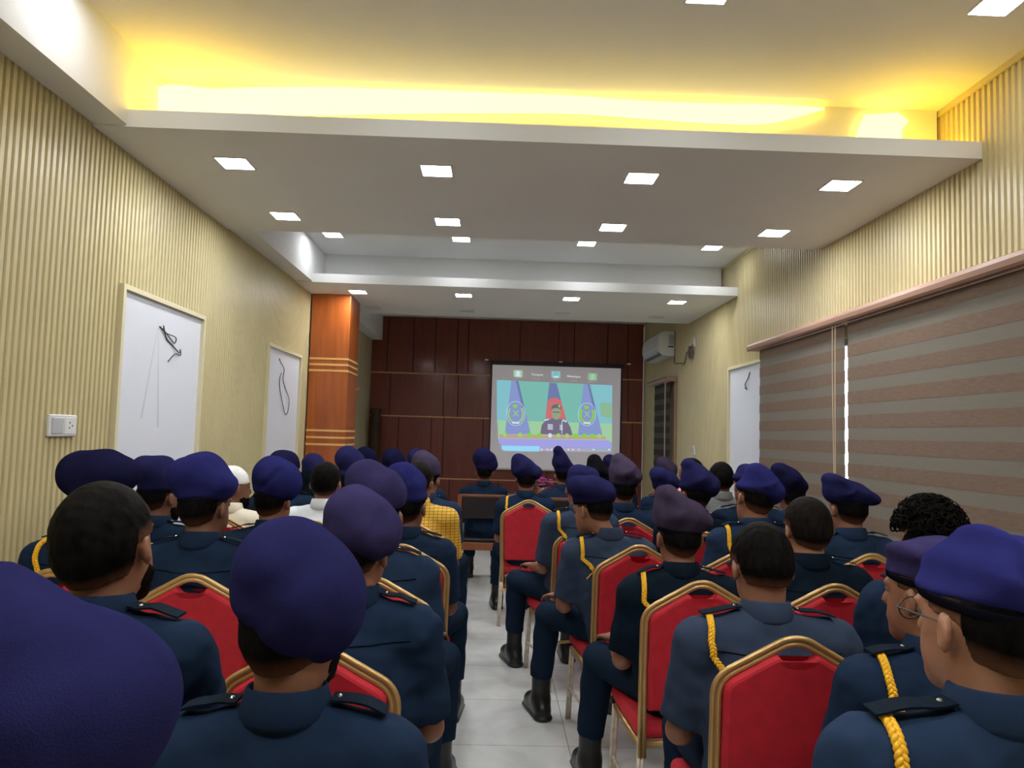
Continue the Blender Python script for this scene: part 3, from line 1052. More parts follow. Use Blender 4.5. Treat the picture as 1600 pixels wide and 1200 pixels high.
def surface_nets(F, lo, h, relax=1):
    n = np.array(F.shape)
    S = F < 0
    corners = [(i, j, k) for i in (0, 1) for j in (0, 1) for k in (0, 1)]
    cs = tuple(n - 1)
    cnt = np.zeros(cs, np.int8)
    for (i, j, k) in corners:
        cnt += S[i:i + cs[0], j:j + cs[1], k:k + cs[2]]
    act = (cnt > 0) & (cnt < 8)
    idx = np.full(cs, -1, np.int64)
    cells = np.argwhere(act)
    idx[act] = np.arange(len(cells))
    acc = np.zeros((len(cells), 3))
    num = np.zeros(len(cells))
    for a in corners:
        for ax in range(3):
            if a[ax] == 1:
                continue
            b = list(a)
            b[ax] = 1
            va = F[cells[:, 0] + a[0], cells[:, 1] + a[1], cells[:, 2] + a[2]]
            vb = F[cells[:, 0] + b[0], cells[:, 1] + b[1], cells[:, 2] + b[2]]
            mk = (va < 0) != (vb < 0)
            t = np.where(mk, va / np.where(mk, va - vb, 1), 0)
            p = np.array(a, float)[None, :].repeat(len(cells), 0)
            p[:, ax] += t
            acc[mk] += p[mk]
            num[mk] += 1
    V = (cells + acc / num[:, None]) * h + lo
    quads = []
    for ax in range(3):
        o1, o2 = (ax + 1) % 3, (ax + 2) % 3
        sl0 = [slice(None)] * 3
        sl1 = [slice(None)] * 3
        sl0[ax] = slice(0, n[ax] - 1)
        sl1[ax] = slice(1, n[ax])
        A, B = S[tuple(sl0)], S[tuple(sl1)]
        e = np.argwhere(A != B)
        e = e[(e[:, o1] > 0) & (e[:, o2] > 0) & (e[:, o1] < n[o1] - 1) & (e[:, o2] < n[o2] - 1)]
        if not len(e):
            continue
        fl = A[e[:, 0], e[:, 1], e[:, 2]]
        q = []
        for (d1, d2) in ((0, 0), (-1, 0), (-1, -1), (0, -1)):
            c = e.copy()
            c[:, o1] += d1
            c[:, o2] += d2
            q.append(idx[c[:, 0], c[:, 1], c[:, 2]])
        q = np.stack(q, 1)
        q[~fl] = q[~fl][:, ::-1]
        quads.append(q)
    Q = np.concatenate(quads)
    for _ in range(relax):
        s_, c_ = np.zeros_like(V), np.zeros(len(V))
        for i in range(4):
            a, b = Q[:, i], Q[:, (i + 1) % 4]
            for u, v in ((a, b), (b, a)):
                for d in range(3):
                    s_[:, d] += np.bincount(u, V[v, d], len(V))
                c_ += np.bincount(u, minlength=len(V))
        V = V * .5 + .5 * s_ / np.maximum(c_, 1)[:, None]
    return V, Q


def vnormals(V, Q):
    n = np.cross(V[Q[:, 2]] - V[Q[:, 0]], V[Q[:, 3]] - V[Q[:, 1]])
    N = np.zeros_like(V)
    for i in range(4):
        for d in range(3):
            N[:, d] += np.bincount(Q[:, i], n[:, d], len(V))
    return N / (np.linalg.norm(N, axis=1)[:, None] + 1e-12)


def wrinkle(V, Q, amp, freq, seed, aniso=(1, 1, 1), n=9):
    r = np.random.default_rng(seed)
    N = vnormals(V, Q)
    d = np.zeros(len(V))
    for _ in range(n):
        k = r.normal(size=3) * np.array(aniso)
        k = k / (np.linalg.norm(k) + 1e-9) * freq * r.uniform(.6, 1.7)
        k2 = r.normal(size=3) * freq * .5
        d += np.sin(V @ k + r.uniform(0, 6.3) + 1.3 * np.sin(V @ k2)) / n ** .5
    return V + N * (amp * d)[:, None]


def fast_mesh(name, V, Q, m, parent=None, extra=None):
    """V,Q quads from surface nets plus optional MB of extra polygons"""
    F = [tuple(q) for q in Q.tolist()]
    V = V.tolist()
    if extra is not None and extra.V:
        n = len(V)
        V = V + [list(map(float, v)) for v in extra.V]
        F = F + [tuple(int(i) + n for i in f) for f in extra.F]
    return mesh_obj(name, V, F, m, parent, True)


# ---- boot shared by everyone (local: ankle axis at origin, toe to +y, sole at z=0)
g = Grid((-.08, -.13, -.01), (.08, .23, .32), .007)
g.put(cap((0, -.02, .10), (0, -.03, .30), .048, .051), .02)
g.put(cap((0, -.055, .045), (0, .13, .040), .046, .042), .03)
g.put(cap((0, -.02, .09), (0, .10, .05), .046, .038), .03)
g.put(cap((0, -.06, .012), (0, .145, .012), .052, .048, (1, 1, 2.6)), .006)
g.F = np.maximum(g.F, (-g.ax[2])[None, None, :].astype(np.float32))
g.F = np.maximum(g.F, (g.ax[2] - .265)[None, None, :].astype(np.float32))
BV, BQ = g.mesh(1)
BOOT = fast_mesh('boot', BV, BQ, M_BOOT)
BOOT_ME = BOOT.data
bpy.data.objects.remove(BOOT)
g = Grid((-.08, -.13, -.01), (.08, .23, .16), .008)
g.put(cap((0, -.055, .045), (0, .13, .036), .042, .038), .03)
g.put(cap((0, -.04, .06), (0, -.045, .10), .042, .040), .03)
g.put(cap((0, -.06, .012), (0, .14, .012), .046, .042, (1, 1, 2.6)), .006)
g.F = np.maximum(g.F, (-g.ax[2])[None, None, :].astype(np.float32))
SV, SQ = g.mesh(1)
SHOE = fast_mesh('shoe', SV, SQ, M_BOOT)
SHOE_ME = SHOE.data
bpy.data.objects.remove(SHOE)


def rot3(yaw, pitch, roll):
    return np.array((Matrix.Rotation(yaw, 3, 'Z') @ Matrix.Rotation(pitch, 3, 'X') @ Matrix.Rotation(roll, 3, 'Y')))


def hair_noise(V, Q, amp, seed):
    V = wrinkle(V, Q, amp, 160, seed, n=10)
    return V


PCOUNT = 0
TROUS = {}


def person(head_px, Y, label, beret=None, bcol='navy', hair='black', shirt='navy', braid=False, yaw=0.0, hyaw=0.0, hpitch=0.0, hroll=0.0,
           chair=None, chair_label=None, skin=0, knees=None, feet=None, glasses=False, beard=False, curly=False, jeans=False, wide=1.0, hip_dx=0.0, epaul=True,
           chair_kind='red', scale=1.0, hip_dy=0.0, crot=None, ndx=0.0, byr=.112):
    """seated figure seen from behind; local frame: +y the way the body faces, -x its own left side"""
    global PCOUNT
    PCOUNT += 1
    seed = 100 + PCOUNT
    yaw, hyaw, hpitch, hroll = [math.radians(a) for a in (yaw, hyaw, hpitch, hroll)]
    hw = at_y(head_px[0], head_px[1], Y)
    if chair:
        hip = np.array([chair[0] + .0 * math.sin(yaw), chair[1] - .085])
        crz = math.radians(chair[2]) if len(chair) > 2 else yaw
        cx, cy = chair[0], chair[1]
    else:
        hip = np.array([hw[0] + hip_dx, Y - .02 + hip_dy])
        crz = yaw if crot is None else math.radians(crot)
        cx, cy = hip[0], hip[1] + (.085 if chair_kind == 'red' else .015)
    cy_, sy_ = math.cos(yaw), math.sin(yaw)
    toL = lambda v: np.array([cy_ * v[0] + sy_ * v[1], -sy_ * v[0] + cy_ * v[1], v[2]])
    Hc = toL(np.array([hw[0] - hip[0], hw[1] - hip[1], hw[2]]))        # head centre, local
    RH = rot3(hyaw, hpitch, hroll)
    hd = lambda x, y, z: Hc + RH @ (np.array([x, y, z]) * scale)
    h = .0075 if Y < 2.4 else (.009 if Y < 4 else (.012 if Y < 5.5 else .015))

    near = Y < 4.0
    # joints
    N = Hc + np.array([0, -.055, -.128]) * scale
    N = N + toL(np.array([ndx, 0, 0]))
    N[1] = min(max(N[1], -.16), .16)
    sw = .172 * wide
    SZ = Hc[2] - .196 * scale
    Sl = np.array([N[0] - sw, N[1] + .012, SZ])
    Sr = np.array([N[0] + sw, N[1] + .012, SZ])
    chest = np.array([N[0] * .75, N[1] * .75 - .005, .5 + (SZ - .5) * .68])
    waist = np.array([N[0] * .3, N[1] * .35 - .02, .5 + (SZ - .5) * .28])
    pel = np.array([0, -.005, .535])
    kn = knees or ((-.13, .42, .50), (.13, .42, .50))
    ft = feet or ((-.14, .40, 0), (.14, .40, 0))
    arms = []
    for s_, S in ((-1, Sl), (1, Sr)):
        E = S + np.array([s_ * .034, .055, -.255])
        E[2] = max(E[2], .62)
        kx = kn[0 if s_ < 0 else 1]
        W = np.array([kx[0] * .75, .30, .635])
        W = E + (W - E) * min(1.0, .25 / np.linalg.norm(W - E))
        W[2] = max(W[2], .625)
        arms.append((S, E, W, kx))

    # --- body (skin): one continuous surface
    g = Grid((-.48, -.34, .02), (.48, .70, Hc[2] + .20), h if not near else .0075)
    g.put(cap(pel, waist, .11, .10, (1, 1.3, 1)), .03)
    g.put(cap(waist, chest, .11, .12, (1, 1.35, 1)), .04)
    g.put(cap(chest + np.array([0, .015, 0]), N - np.array([0, -.02, .05]), .095, .045, (1, 1.25, 1)), .04)
    g.put(cap(Sl, Sr, .040, .040), .03)
    nk0, nk1 = N + np.array([0, .016, -.01]), hd(0, -.022, -.045)
    g.put(cap(nk0, nk1, .053 * scale, .053 * scale), .02)
    for S, E, W, kx in arms:
        g.put(cap(S, E, .045, .036), .02)
        g.put(cap(E, E + (W - E) * .4, .037, .036), .015)
        g.put(cap(E + (W - E) * .35, W, .036, .024), .015)
        d = np.array([kx[0] * .9, kx[1] + .02, W[2] + .0]) - W
        d[2] = -.012
        d /= np.linalg.norm(d)
        sd = np.cross(d, (0, 0, 1))
        pm_ = W + d * .075
        g.put(cap(W, pm_, .021, .018), .012)
        for q in (-.026, -.009, .009, .024):
            L = .075 - abs(q - .0) * .5
            a0 = W + d * .055 + sd * q * .7
            a1 = pm_ + d * .025 + sd * q
            a2 = a1 + d * L * .55 + np.array([0, 0, -.008])
            a3 = a2 + d * L * .35 + np.array([0, 0, -.022])
            g.put(cap(a0, a1, .012, .010), .008)
            g.put(cap(a1, a2, .0098, .009), .004)
            g.put(cap(a2, a3, .009, .008), .004)
        sg = -1 if S is Sl else 1
        th0 = W + d * .02 - sd * sg * .018
        th1 = W + d * .06 - sd * sg * .046
        g.put(cap(th0, th1, .014, .011), .01)
        g.put(cap(th1, th1 + d * .032 - sd * sg * .006 + np.array([0, 0, -.008]), .011, .009), .005)
    for k_, f_, sx in ((kn[0], ft[0], -1), (kn[1], ft[1], 1)):
        g.put(cap((sx * .09, 0, .53), k_, .06, .045), .03)
        g.put(cap(k_, (f_[0], f_[1], .11), .042, .032), .02)
        g.put(cap((f_[0], f_[1] - .03, .06), (f_[0], f_[1] + .10, .045), .028, .022), .02)
    # head
    E_ = lambda c, r, a=0.0: ell(hd(*c), np.array(r) * scale, RH)
    g.put(E_((0, -.012, .030), (.0745, .096, .090)), .02)
    g.put(E_((0, .028, -.040), (.058, .068, .066)), .03)
    g.put(E_((0, .070, -.088), (.026, .024, .022)), .025)
    g.put(cap(hd(0, .088, .018), hd(0, .106, -.018), .009, .014), .014)
    g.put(E_((0, .086, -.052), (.027, .013, .011)), .008)
    g.put(E_((0, .076, .032), (.052, .018, .012)), .02)
    for sx in (-1, 1):
        g.put(E_((sx * .031, .094, .016), (.015, .012, .010)), .008, neg=True)
        Re = RH @ rot3(sx * .48, 0, 0)
        g.put(ell(hd(sx * .081, -.010, .002), np.array((.0105, .019, .031)) * scale, Re), .006)
        if near:
            g.put(ell(hd(sx * .092, -.004, .004), np.array((.009, .010, .018)) * scale, Re), .005, neg=True)
    V, Q = g.mesh(1)
    body = fast_mesh('person', V, Q, SKINS[skin])
    body.location = (hip[0], hip[1], 0)
    body.rotation_euler = (0, 0, yaw)
    tag(body, label, 'person', 'seated audience')

    # --- shirt with short sleeves, collar, yoke seam
    g = Grid((-.46, -.38, .40), (.46, .44, Hc[2] + .06), h)
    g.put(cap(pel, waist, .172, .168, (1, 1.42, 1)), .03)
    g.put(cap(waist, chest, .170, .186, (1, 1.42, 1)), .05)
    g.put(cap(chest, np.array([N[0], N[1] + .008, SZ - .085]), .180, .140, (1, 1.5, 1)), .05)
    for s_, (S, E, W, kx) in zip((-1, 1), arms):
        g.put(cap(N + np.array([s_ * .02, .015, -.020]), S + np.array([-s_ * .01, 0, .012]), .056, .060), .05)
        ax_ = (E - S) / np.linalg.norm(E - S)
        o_ = S + ax_ * np.linalg.norm(E - S) * .86
        g.put(cap(S, E, .066, .062, cut=(ax_, o_)), .035)
    V, Q = g.mesh(2)
    amp = .0032 if near else .0025
    V = wrinkle(V, Q, amp, 34, seed, (.6, .6, 1.2))
    V = wrinkle(V, Q, amp * .6, 75, seed + 1, (.8, .8, 1.0))
    bvh = BVHTree.FromPolygons([Vector(v) for v in V.tolist()], Q.tolist())
    ex = MB()
    # collar band round the neck
    cc = N + np.array([0, .018, .034])
    ring = []
    nr = 22
    prof = [(.050, -.060), (.073, -.026), (.0745, -.018), (.0645, .020), (.061, .023), (.057, .0)]
    for a in range(nr):
        th = 2 * math.pi * a / nr
        back = .5 - .5 * math.sin(th)
        for (rr, zz) in prof:
            ring.append((cc[0] + rr * 1.02 * math.cos(th), cc[1] + rr * 1.08 * math.sin(th), cc[2] + zz + .014 * (back - .5) * (1 if zz > 0 else 0)))
    k5 = len(prof)
    FF = [(a * k5 + b, ((a + 1) % nr) * k5 + b, ((a + 1) % nr) * k5 + b + 1, a * k5 + b + 1) for a in range(nr) for b in range(k5 - 1)]
    ex.add(ring, FF)
    seam = []
    if Y < 4.5:
        pts = []
        for k in range(25):
            x = N[0] + (-.158 + .316 * k / 24) * wide
            z = SZ + .004 - .010 * math.cos((k - 12) / 12 * 1.4)
            hit = bvh.ray_cast(Vector((x, -.6, z)), Vector((0, 1, 0)))
            if hit[0] is not None:
                pts.append(np.array(hit[0]) + np.array([0, -.0012, .0004]))
        seam = pts
    sh = fast_mesh('shirt', V, Q, SHIRTS[shirt], body, ex)
    uniform = shirt in ('navy', 'blue', 'grey', 'dark')
    if uniform and len(seam) > 4:
        MB().tube(seam, .0021, 5).build('yoke_seam', SHIRTS['dark'], sh, smooth=True)  # darker cloth puts the shading along the seam into its colour

    def on(p, off=.004):
        loc, nor, i_, d_ = bvh.find_nearest(Vector(p))
        return np.array(loc) + np.array(nor) * off, np.array(nor)

    if uniform and epaul:
        for s_, S in ((-1, Sl), (1, Sr)):
            a = S + np.array([s_ * -.008, 0, .07])
            b = N + np.array([s_ * .078, .015, .05])
            rows_ = []
            for k in range(8):
                t = k / 7
                p = a * (1 - t) + b * t
                ctr, nor = on(p, .006)
                arch = .007 * math.sin(math.pi * min(1, t * 1.1)) + .002
                for w_ in (-.021, .021):
                    rows_.append(ctr + np.array([0, w_, arch - abs(w_) * .05]))
                for w_ in (.021, -.021):
                    rows_.append(ctr + np.array([0, w_, arch + .0028]))
            FF = []
            for k in range(7):
                for i in range(4):
                    FF.append((k * 4 + i, k * 4 + (i + 1) % 4, (k + 1) * 4 + (i + 1) % 4, (k + 1) * 4 + i))
            FF += [(0, 1, 2, 3), (31, 30, 29, 28)]
            ep = MB().add(rows_, FF).build('epaulette', SHIRTS['dark'], body)
            ctr, nor = on(b * .88 + a * .12, .012)
            MB().sphere(ctr, (.005, .005, .0035), 6).build('button', M_SILVER, ep)
    if braid:
        pts = [Sl + np.array([.030, .0, .08]), Sl + np.array([.022, -.05, .06]), Sl + np.array([.020, -.09, .025]), Sl + np.array([.024, -.12, -.012]), Sl + np.array([.034, -.14, -.048])]
        tail = [Sl + np.array([.036, -.14, -.062]), Sl + np.array([.024, -.14, -.082]), Sl + np.array([.004, -.13, -.095])]
        P_ = smooth_path(pts, 10)
        proj_ = [on(p, .006) for p in P_]
        PP = np.array([p for p, n_ in proj_])
        NN = np.array([n_ for p, n_ in proj_])
        for _ in range(2):
            PP[1:-1] = (PP[:-2] + 2 * PP[1:-1] + PP[2:]) / 4
        T_ = np.gradient(PP, axis=0)
        T_ /= np.linalg.norm(T_, axis=1)[:, None]
        LT = np.cross(T_, NN)
        sl = np.concatenate([[0], np.cumsum(np.linalg.norm(np.diff(PP, axis=0), axis=1))])
        per = .030
        ns = max(40, int(sl[-1] / .0022))
        ss = np.linspace(0, sl[-1], ns)
        it = lambda A: np.stack([np.interp(ss, sl, A[:, d]) for d in range(3)], 1)
        PP, LT, NN = it(PP), it(LT), it(NN)
        mb_ = MB()
        for k in range(3):
            ph = 2 * math.pi * (ss / per + k / 3)
            mb_.tube(PP + LT * (.0062 * np.sin(ph))[:, None] + NN * (.003 * np.sin(2 * ph))[:, None], .0042, 6)
        tp = [on(p, .004)[0] for p in smooth_path([pts[-1]] + tail, 6)]
        mb_.tube(tp, .0028, 6)
        lan = mb_.build('lanyard', M_BRAID, body, smooth=True)
        if near:
            c_, n_ = on(Sl + np.array([.068, -.15, -.062]), .002)
            MB().tube([c_, c_ + n_ * .004], .009, 12).build('button', SHIRTS['grey'], body)

    # --- trousers and boots
    key = (kn, ft, jeans, near)
    if key not in TROUS:
        g = Grid((-.46, -.24, .05), (.46, .62, .70), .009 if near else .013)
        g.put(ell((0, -.02, .545), (.175, .135, .095)), .02)
        for k_, f_, sx in ((kn[0], ft[0], -1), (kn[1], ft[1], 1)):
            k_, f_ = np.array(k_), np.array(f_)
            g.put(cap((sx * .085, .0, .540), k_ + np.array([0, -.01, .01]), .090, .068), .03)
            an = np.array([f_[0], f_[1] - .025, .20 if not jeans else .09])
            ax_ = (an - k_) / np.linalg.norm(an - k_)
            g.put(cap(k_, an, .068, .060, cut=(ax_, an)), .025)
        tv, tq = g.mesh(2)
        tv = wrinkle(tv, tq, .003, 32, 5, (1, .7, 1))
        o = fast_mesh('trousers', tv, tq, M_JEANS if jeans else M_TROUS, body)
        TROUS[key] = o.data
    else:
        o = bpy.data.objects.new('trousers', TROUS[key])
        C.objects.link(o)
        o.parent = body
    for f_, s_ in ((ft[0], 1), (ft[1], -1)):
        b_ = bpy.data.objects.new('shoe' if jeans else 'boot', SHOE_ME if jeans else BOOT_ME)
        C.objects.link(b_)
        b_.parent = body
        b_.location = f_
        b_.rotation_euler = (0, 0, s_ * .12 + (f_[3] if len(f_) > 3 else 0))

    # --- hair / beard
    if hair:
        hh = .0045 if near else .008
        g = Grid(Hc - .17, Hc + .19, hh)
        th = .010 if not beret else .004
        if hair == 'scarf':
            g.put(E_((0, -.018, .0), (.092, .108, .125)), .03)
            g.put(cap(hd(0, -.03, -.04), N + np.array([0, -.01, -.02]), .085, .10), .05)
        else:
            g.put(E_((0, -.014, .034), (.0745 + th, .096 + th, .090 + th * (1.6 if not beret else 1))), .01)
            g.put(cap(hd(0, -.052, .0), hd(0, -.050, -.045), .052 + th * .5, .036), .03)
        X, Yg, Z = np.meshgrid(*g.ax, indexing='ij')
        x, y, z = X - Hc[0], Yg - Hc[1], Z - Hc[2]
        Lx = x * RH[0, 0] + y * RH[1, 0] + z * RH[2, 0]
        Ly = x * RH[0, 1] + y * RH[1, 1] + z * RH[2, 1]
        Lz = x * RH[0, 2] + y * RH[1, 2] + z * RH[2, 2]
        if hair == 'cap':
            cut = .032 - Lz
        elif hair == 'scarf':
            cut = Ly - .05
        else:
            # keep above a line rising from nape to forehead, with a sideburn notch round the ear
            line = np.where(Ly < -.035, -.055 + np.clip(Ly + .11, 0, 1) * .25, np.where(Ly < .03, .018 + (Ly + .035) * .2, .055 + (Ly - .03) * .6))
            cut = (line - Lz) * .8
            if beret:
                cut = np.maximum(cut, Lz - .058)
        g.F = np.maximum(g.F, cut.astype(np.float32))
        V, Q = g.mesh(1)
        if hair == 'cap':
            V = wrinkle(V, Q, .0006, 60, seed)
        elif hair == 'scarf':
            V = wrinkle(V, Q, .003, 40, seed)
        else:
            V = hair_noise(V, Q, .0007 if not curly else .006, seed)
        ex = MB()
        if curly:
            rr = np.random.default_rng(5)
            for _ in range(420):
                d_ = rr.normal(size=3)
                d_ /= np.linalg.norm(d_)
                if d_[2] < -.05 and d_[1] > -.2:
                    continue
                if d_[2] < -.45:
                    continue
                c0 = np.array([0, -.014, .036]) + d_ * np.array([.088, .112, .098])
                t1 = np.cross(d_, rr.normal(size=3))
                t1 /= np.linalg.norm(t1)
                t2 = np.cross(d_, t1)
                R_ = rr.uniform(.009, .017)
                pts = [hd(*(c0 + t1 * R_ * math.cos(a * .9) + t2 * R_ * math.sin(a * .9) + d_ * (.002 + .0022 * a))) for a in range(9)]
                ex.tube(pts, [.0032] * 7 + [.002, .001], 5)
        nm = {'cap': 'cap', 'scarf': 'headscarf'}.get(hair, 'hair')
        ho = fast_mesh(nm, V, Q, HAIRS[hair] if nm != 'hair' else hair_mat(hair, skin), body, ex)
        if nm == 'hair':
            rel = (V - Hc) @ RH
            ly, lz = rel[:, 1], rel[:, 2]
            line = np.where(ly < -.035, -.055 + np.clip(ly + .11, 0, 1) * .25, np.where(ly < .03, .018 + (ly + .035) * .2, .055 + (ly - .03) * .6))
            fd = np.clip((lz - line) / (.055 if beret else .040), 0, 1)
            fd = np.concatenate([fd, np.ones(len(ho.data.vertices) - len(fd))])
            at = ho.data.attributes.new('fade', 'FLOAT', 'POINT')
            at.data.foreach_set('value', fd.astype(np.float32))
        if hair == 'cap':
            g = Grid(Hc - .17, Hc + .19, hh)
            g.put(cap(hd(0, -.055, .0), hd(0, -.058, -.03), .058, .044), .03)
            V, Q = g.mesh(1)
            fast_mesh('hair', hair_noise(V, Q, .0012, seed), Q, HAIRS['black'], body)
    if beard:
        g = Grid(Hc - .17, Hc + .17, .0055 if near else .009)
        g.put(E_((0, .031, -.045), (.0615, .070, .069)), .01)
        g.put(E_((0, .070, -.092), (.030, .029, .026)), .025)
        X, Yg, Z = np.meshgrid(*g.ax, indexing='ij')
        x, y, z = X - Hc[0], Yg - Hc[1], Z - Hc[2]
        Ly = x * RH[0, 1] + y * RH[1, 1] + z * RH[2, 1]
        Lz = x * RH[0, 2] + y * RH[1, 2] + z * RH[2, 2]
        g.F = np.maximum(g.F, np.maximum(Lz + .045 - np.clip(.05 - Ly, 0, .045), -Ly - .0).astype(np.float32))
        V, Q = g.mesh(1)
        fast_mesh('beard', hair_noise(V, Q, .002, seed + 3), Q, HAIRS['black'], body)
    # --- eyes
    for sx in (-1, 1):
        MB().sphere(hd(sx * .031, .0775, .016), .0105, 6).build('eye', M_EYEW, body, smooth=True)

    # --- beret: soft crown falling to the wearer's right, leather band below
    if beret:
        hb = .006 if near else (.008 if Y < 5.5 else .010)
        cs_ = []
        for (px, py, pr) in beret:
            wv = at_y(px, py, Y - .01)
            lv = toL(np.array([wv[0] - hip[0], wv[1] - hip[1], wv[2]]))
            cs_.append((lv, pr * Y / FPX))
        P_ = np.array([c for c, r in cs_])
        rmax = max(r for c, r in cs_)
        lo_, hi_ = P_.min(0) - rmax - .06, P_.max(0) + rmax + .06
        lo_ = np.minimum(lo_, Hc - .15)
        hi_ = np.maximum(hi_, Hc + .16)
        lo_[1], hi_[1] = P_[:, 1].min() - .20, P_[:, 1].max() + .20
        g = Grid(lo_, hi_, hb)
        yr = byr * scale
        first = True
        for i, (c, r) in enumerate(cs_):
            c2, r2 = cs_[(i + 1) % len(cs_)]
            sy = min(1.0, (r + r2) / 2 / max(yr * .93, (r + r2) / 2))
            g.put(cap(c, c2, r, r2, (1, sy, 1)), .022)
        mc, mr = P_.mean(0), float(np.mean([r for c, r in cs_]))
        g.put(ell(mc, (mr * .95, yr * .85, mr * .95)), .02)
        for c, r in cs_:
            g.put(cap(mc, c, mr * .7, r * .9, (1, .7, 1)), .012)
        g.put(E_((0, -.008, .062), (.086, .108, .030)), .03)
        V, Q = g.mesh(2)
        V = wrinkle(V, Q, .0055 if near else .0035, 22, seed + 9, n=5)
        V = wrinkle(V, Q, .0012, 55, seed + 10, n=6)
        bo = fast_mesh('beret', V, Q, BERETS[bcol], body)
        rg = []
        for a in range(28):
            t = 2 * math.pi * a / 28
            for (rr, zz) in ((.99, .040), (1.0, .042), (1.01, .051), (.99, .055)):
                rg.append(hd(.0825 * rr * math.cos(t), -.010 + .104 * rr * math.sin(t), zz + .010 * math.sin(t)))
        FF = [(a * 4 + b, ((a + 1) % 28) * 4 + b, ((a + 1) % 28) * 4 + (b + 1) % 4, a * 4 + (b + 1) % 4) for a in range(28) for b in range(4)]
        MB().add(rg, FF).build('headband', M_BAND, bo, smooth=True)
    if glasses:
        m_ = MB()
        for sx in (-1, 1):
            ringp = [hd(sx * .033 + .023 * math.cos(a * .3307), .104, .012 + .018 * math.sin(a * .3307)) for a in range(20)]
            m_.tube(ringp, .0014, 5, cap=False)
            m_.tube([hd(sx * .056, .102, .018), hd(sx * .078, .085, .020), hd(sx * .082, .0, .018), hd(sx * .080, -.018, .002)], .0016, 5)
        m_.tube([hd(-.010, .105, .014), hd(.010, .105, .014)], .0014, 5)
        m_.build('spectacles', M_LENS, body)
    if chair_label:
        place_chair(cx, cy, crz, chair_label, chair_kind)
    return body


def ch(who):
    return 'red padded gold-framed banquet chair under ' + who


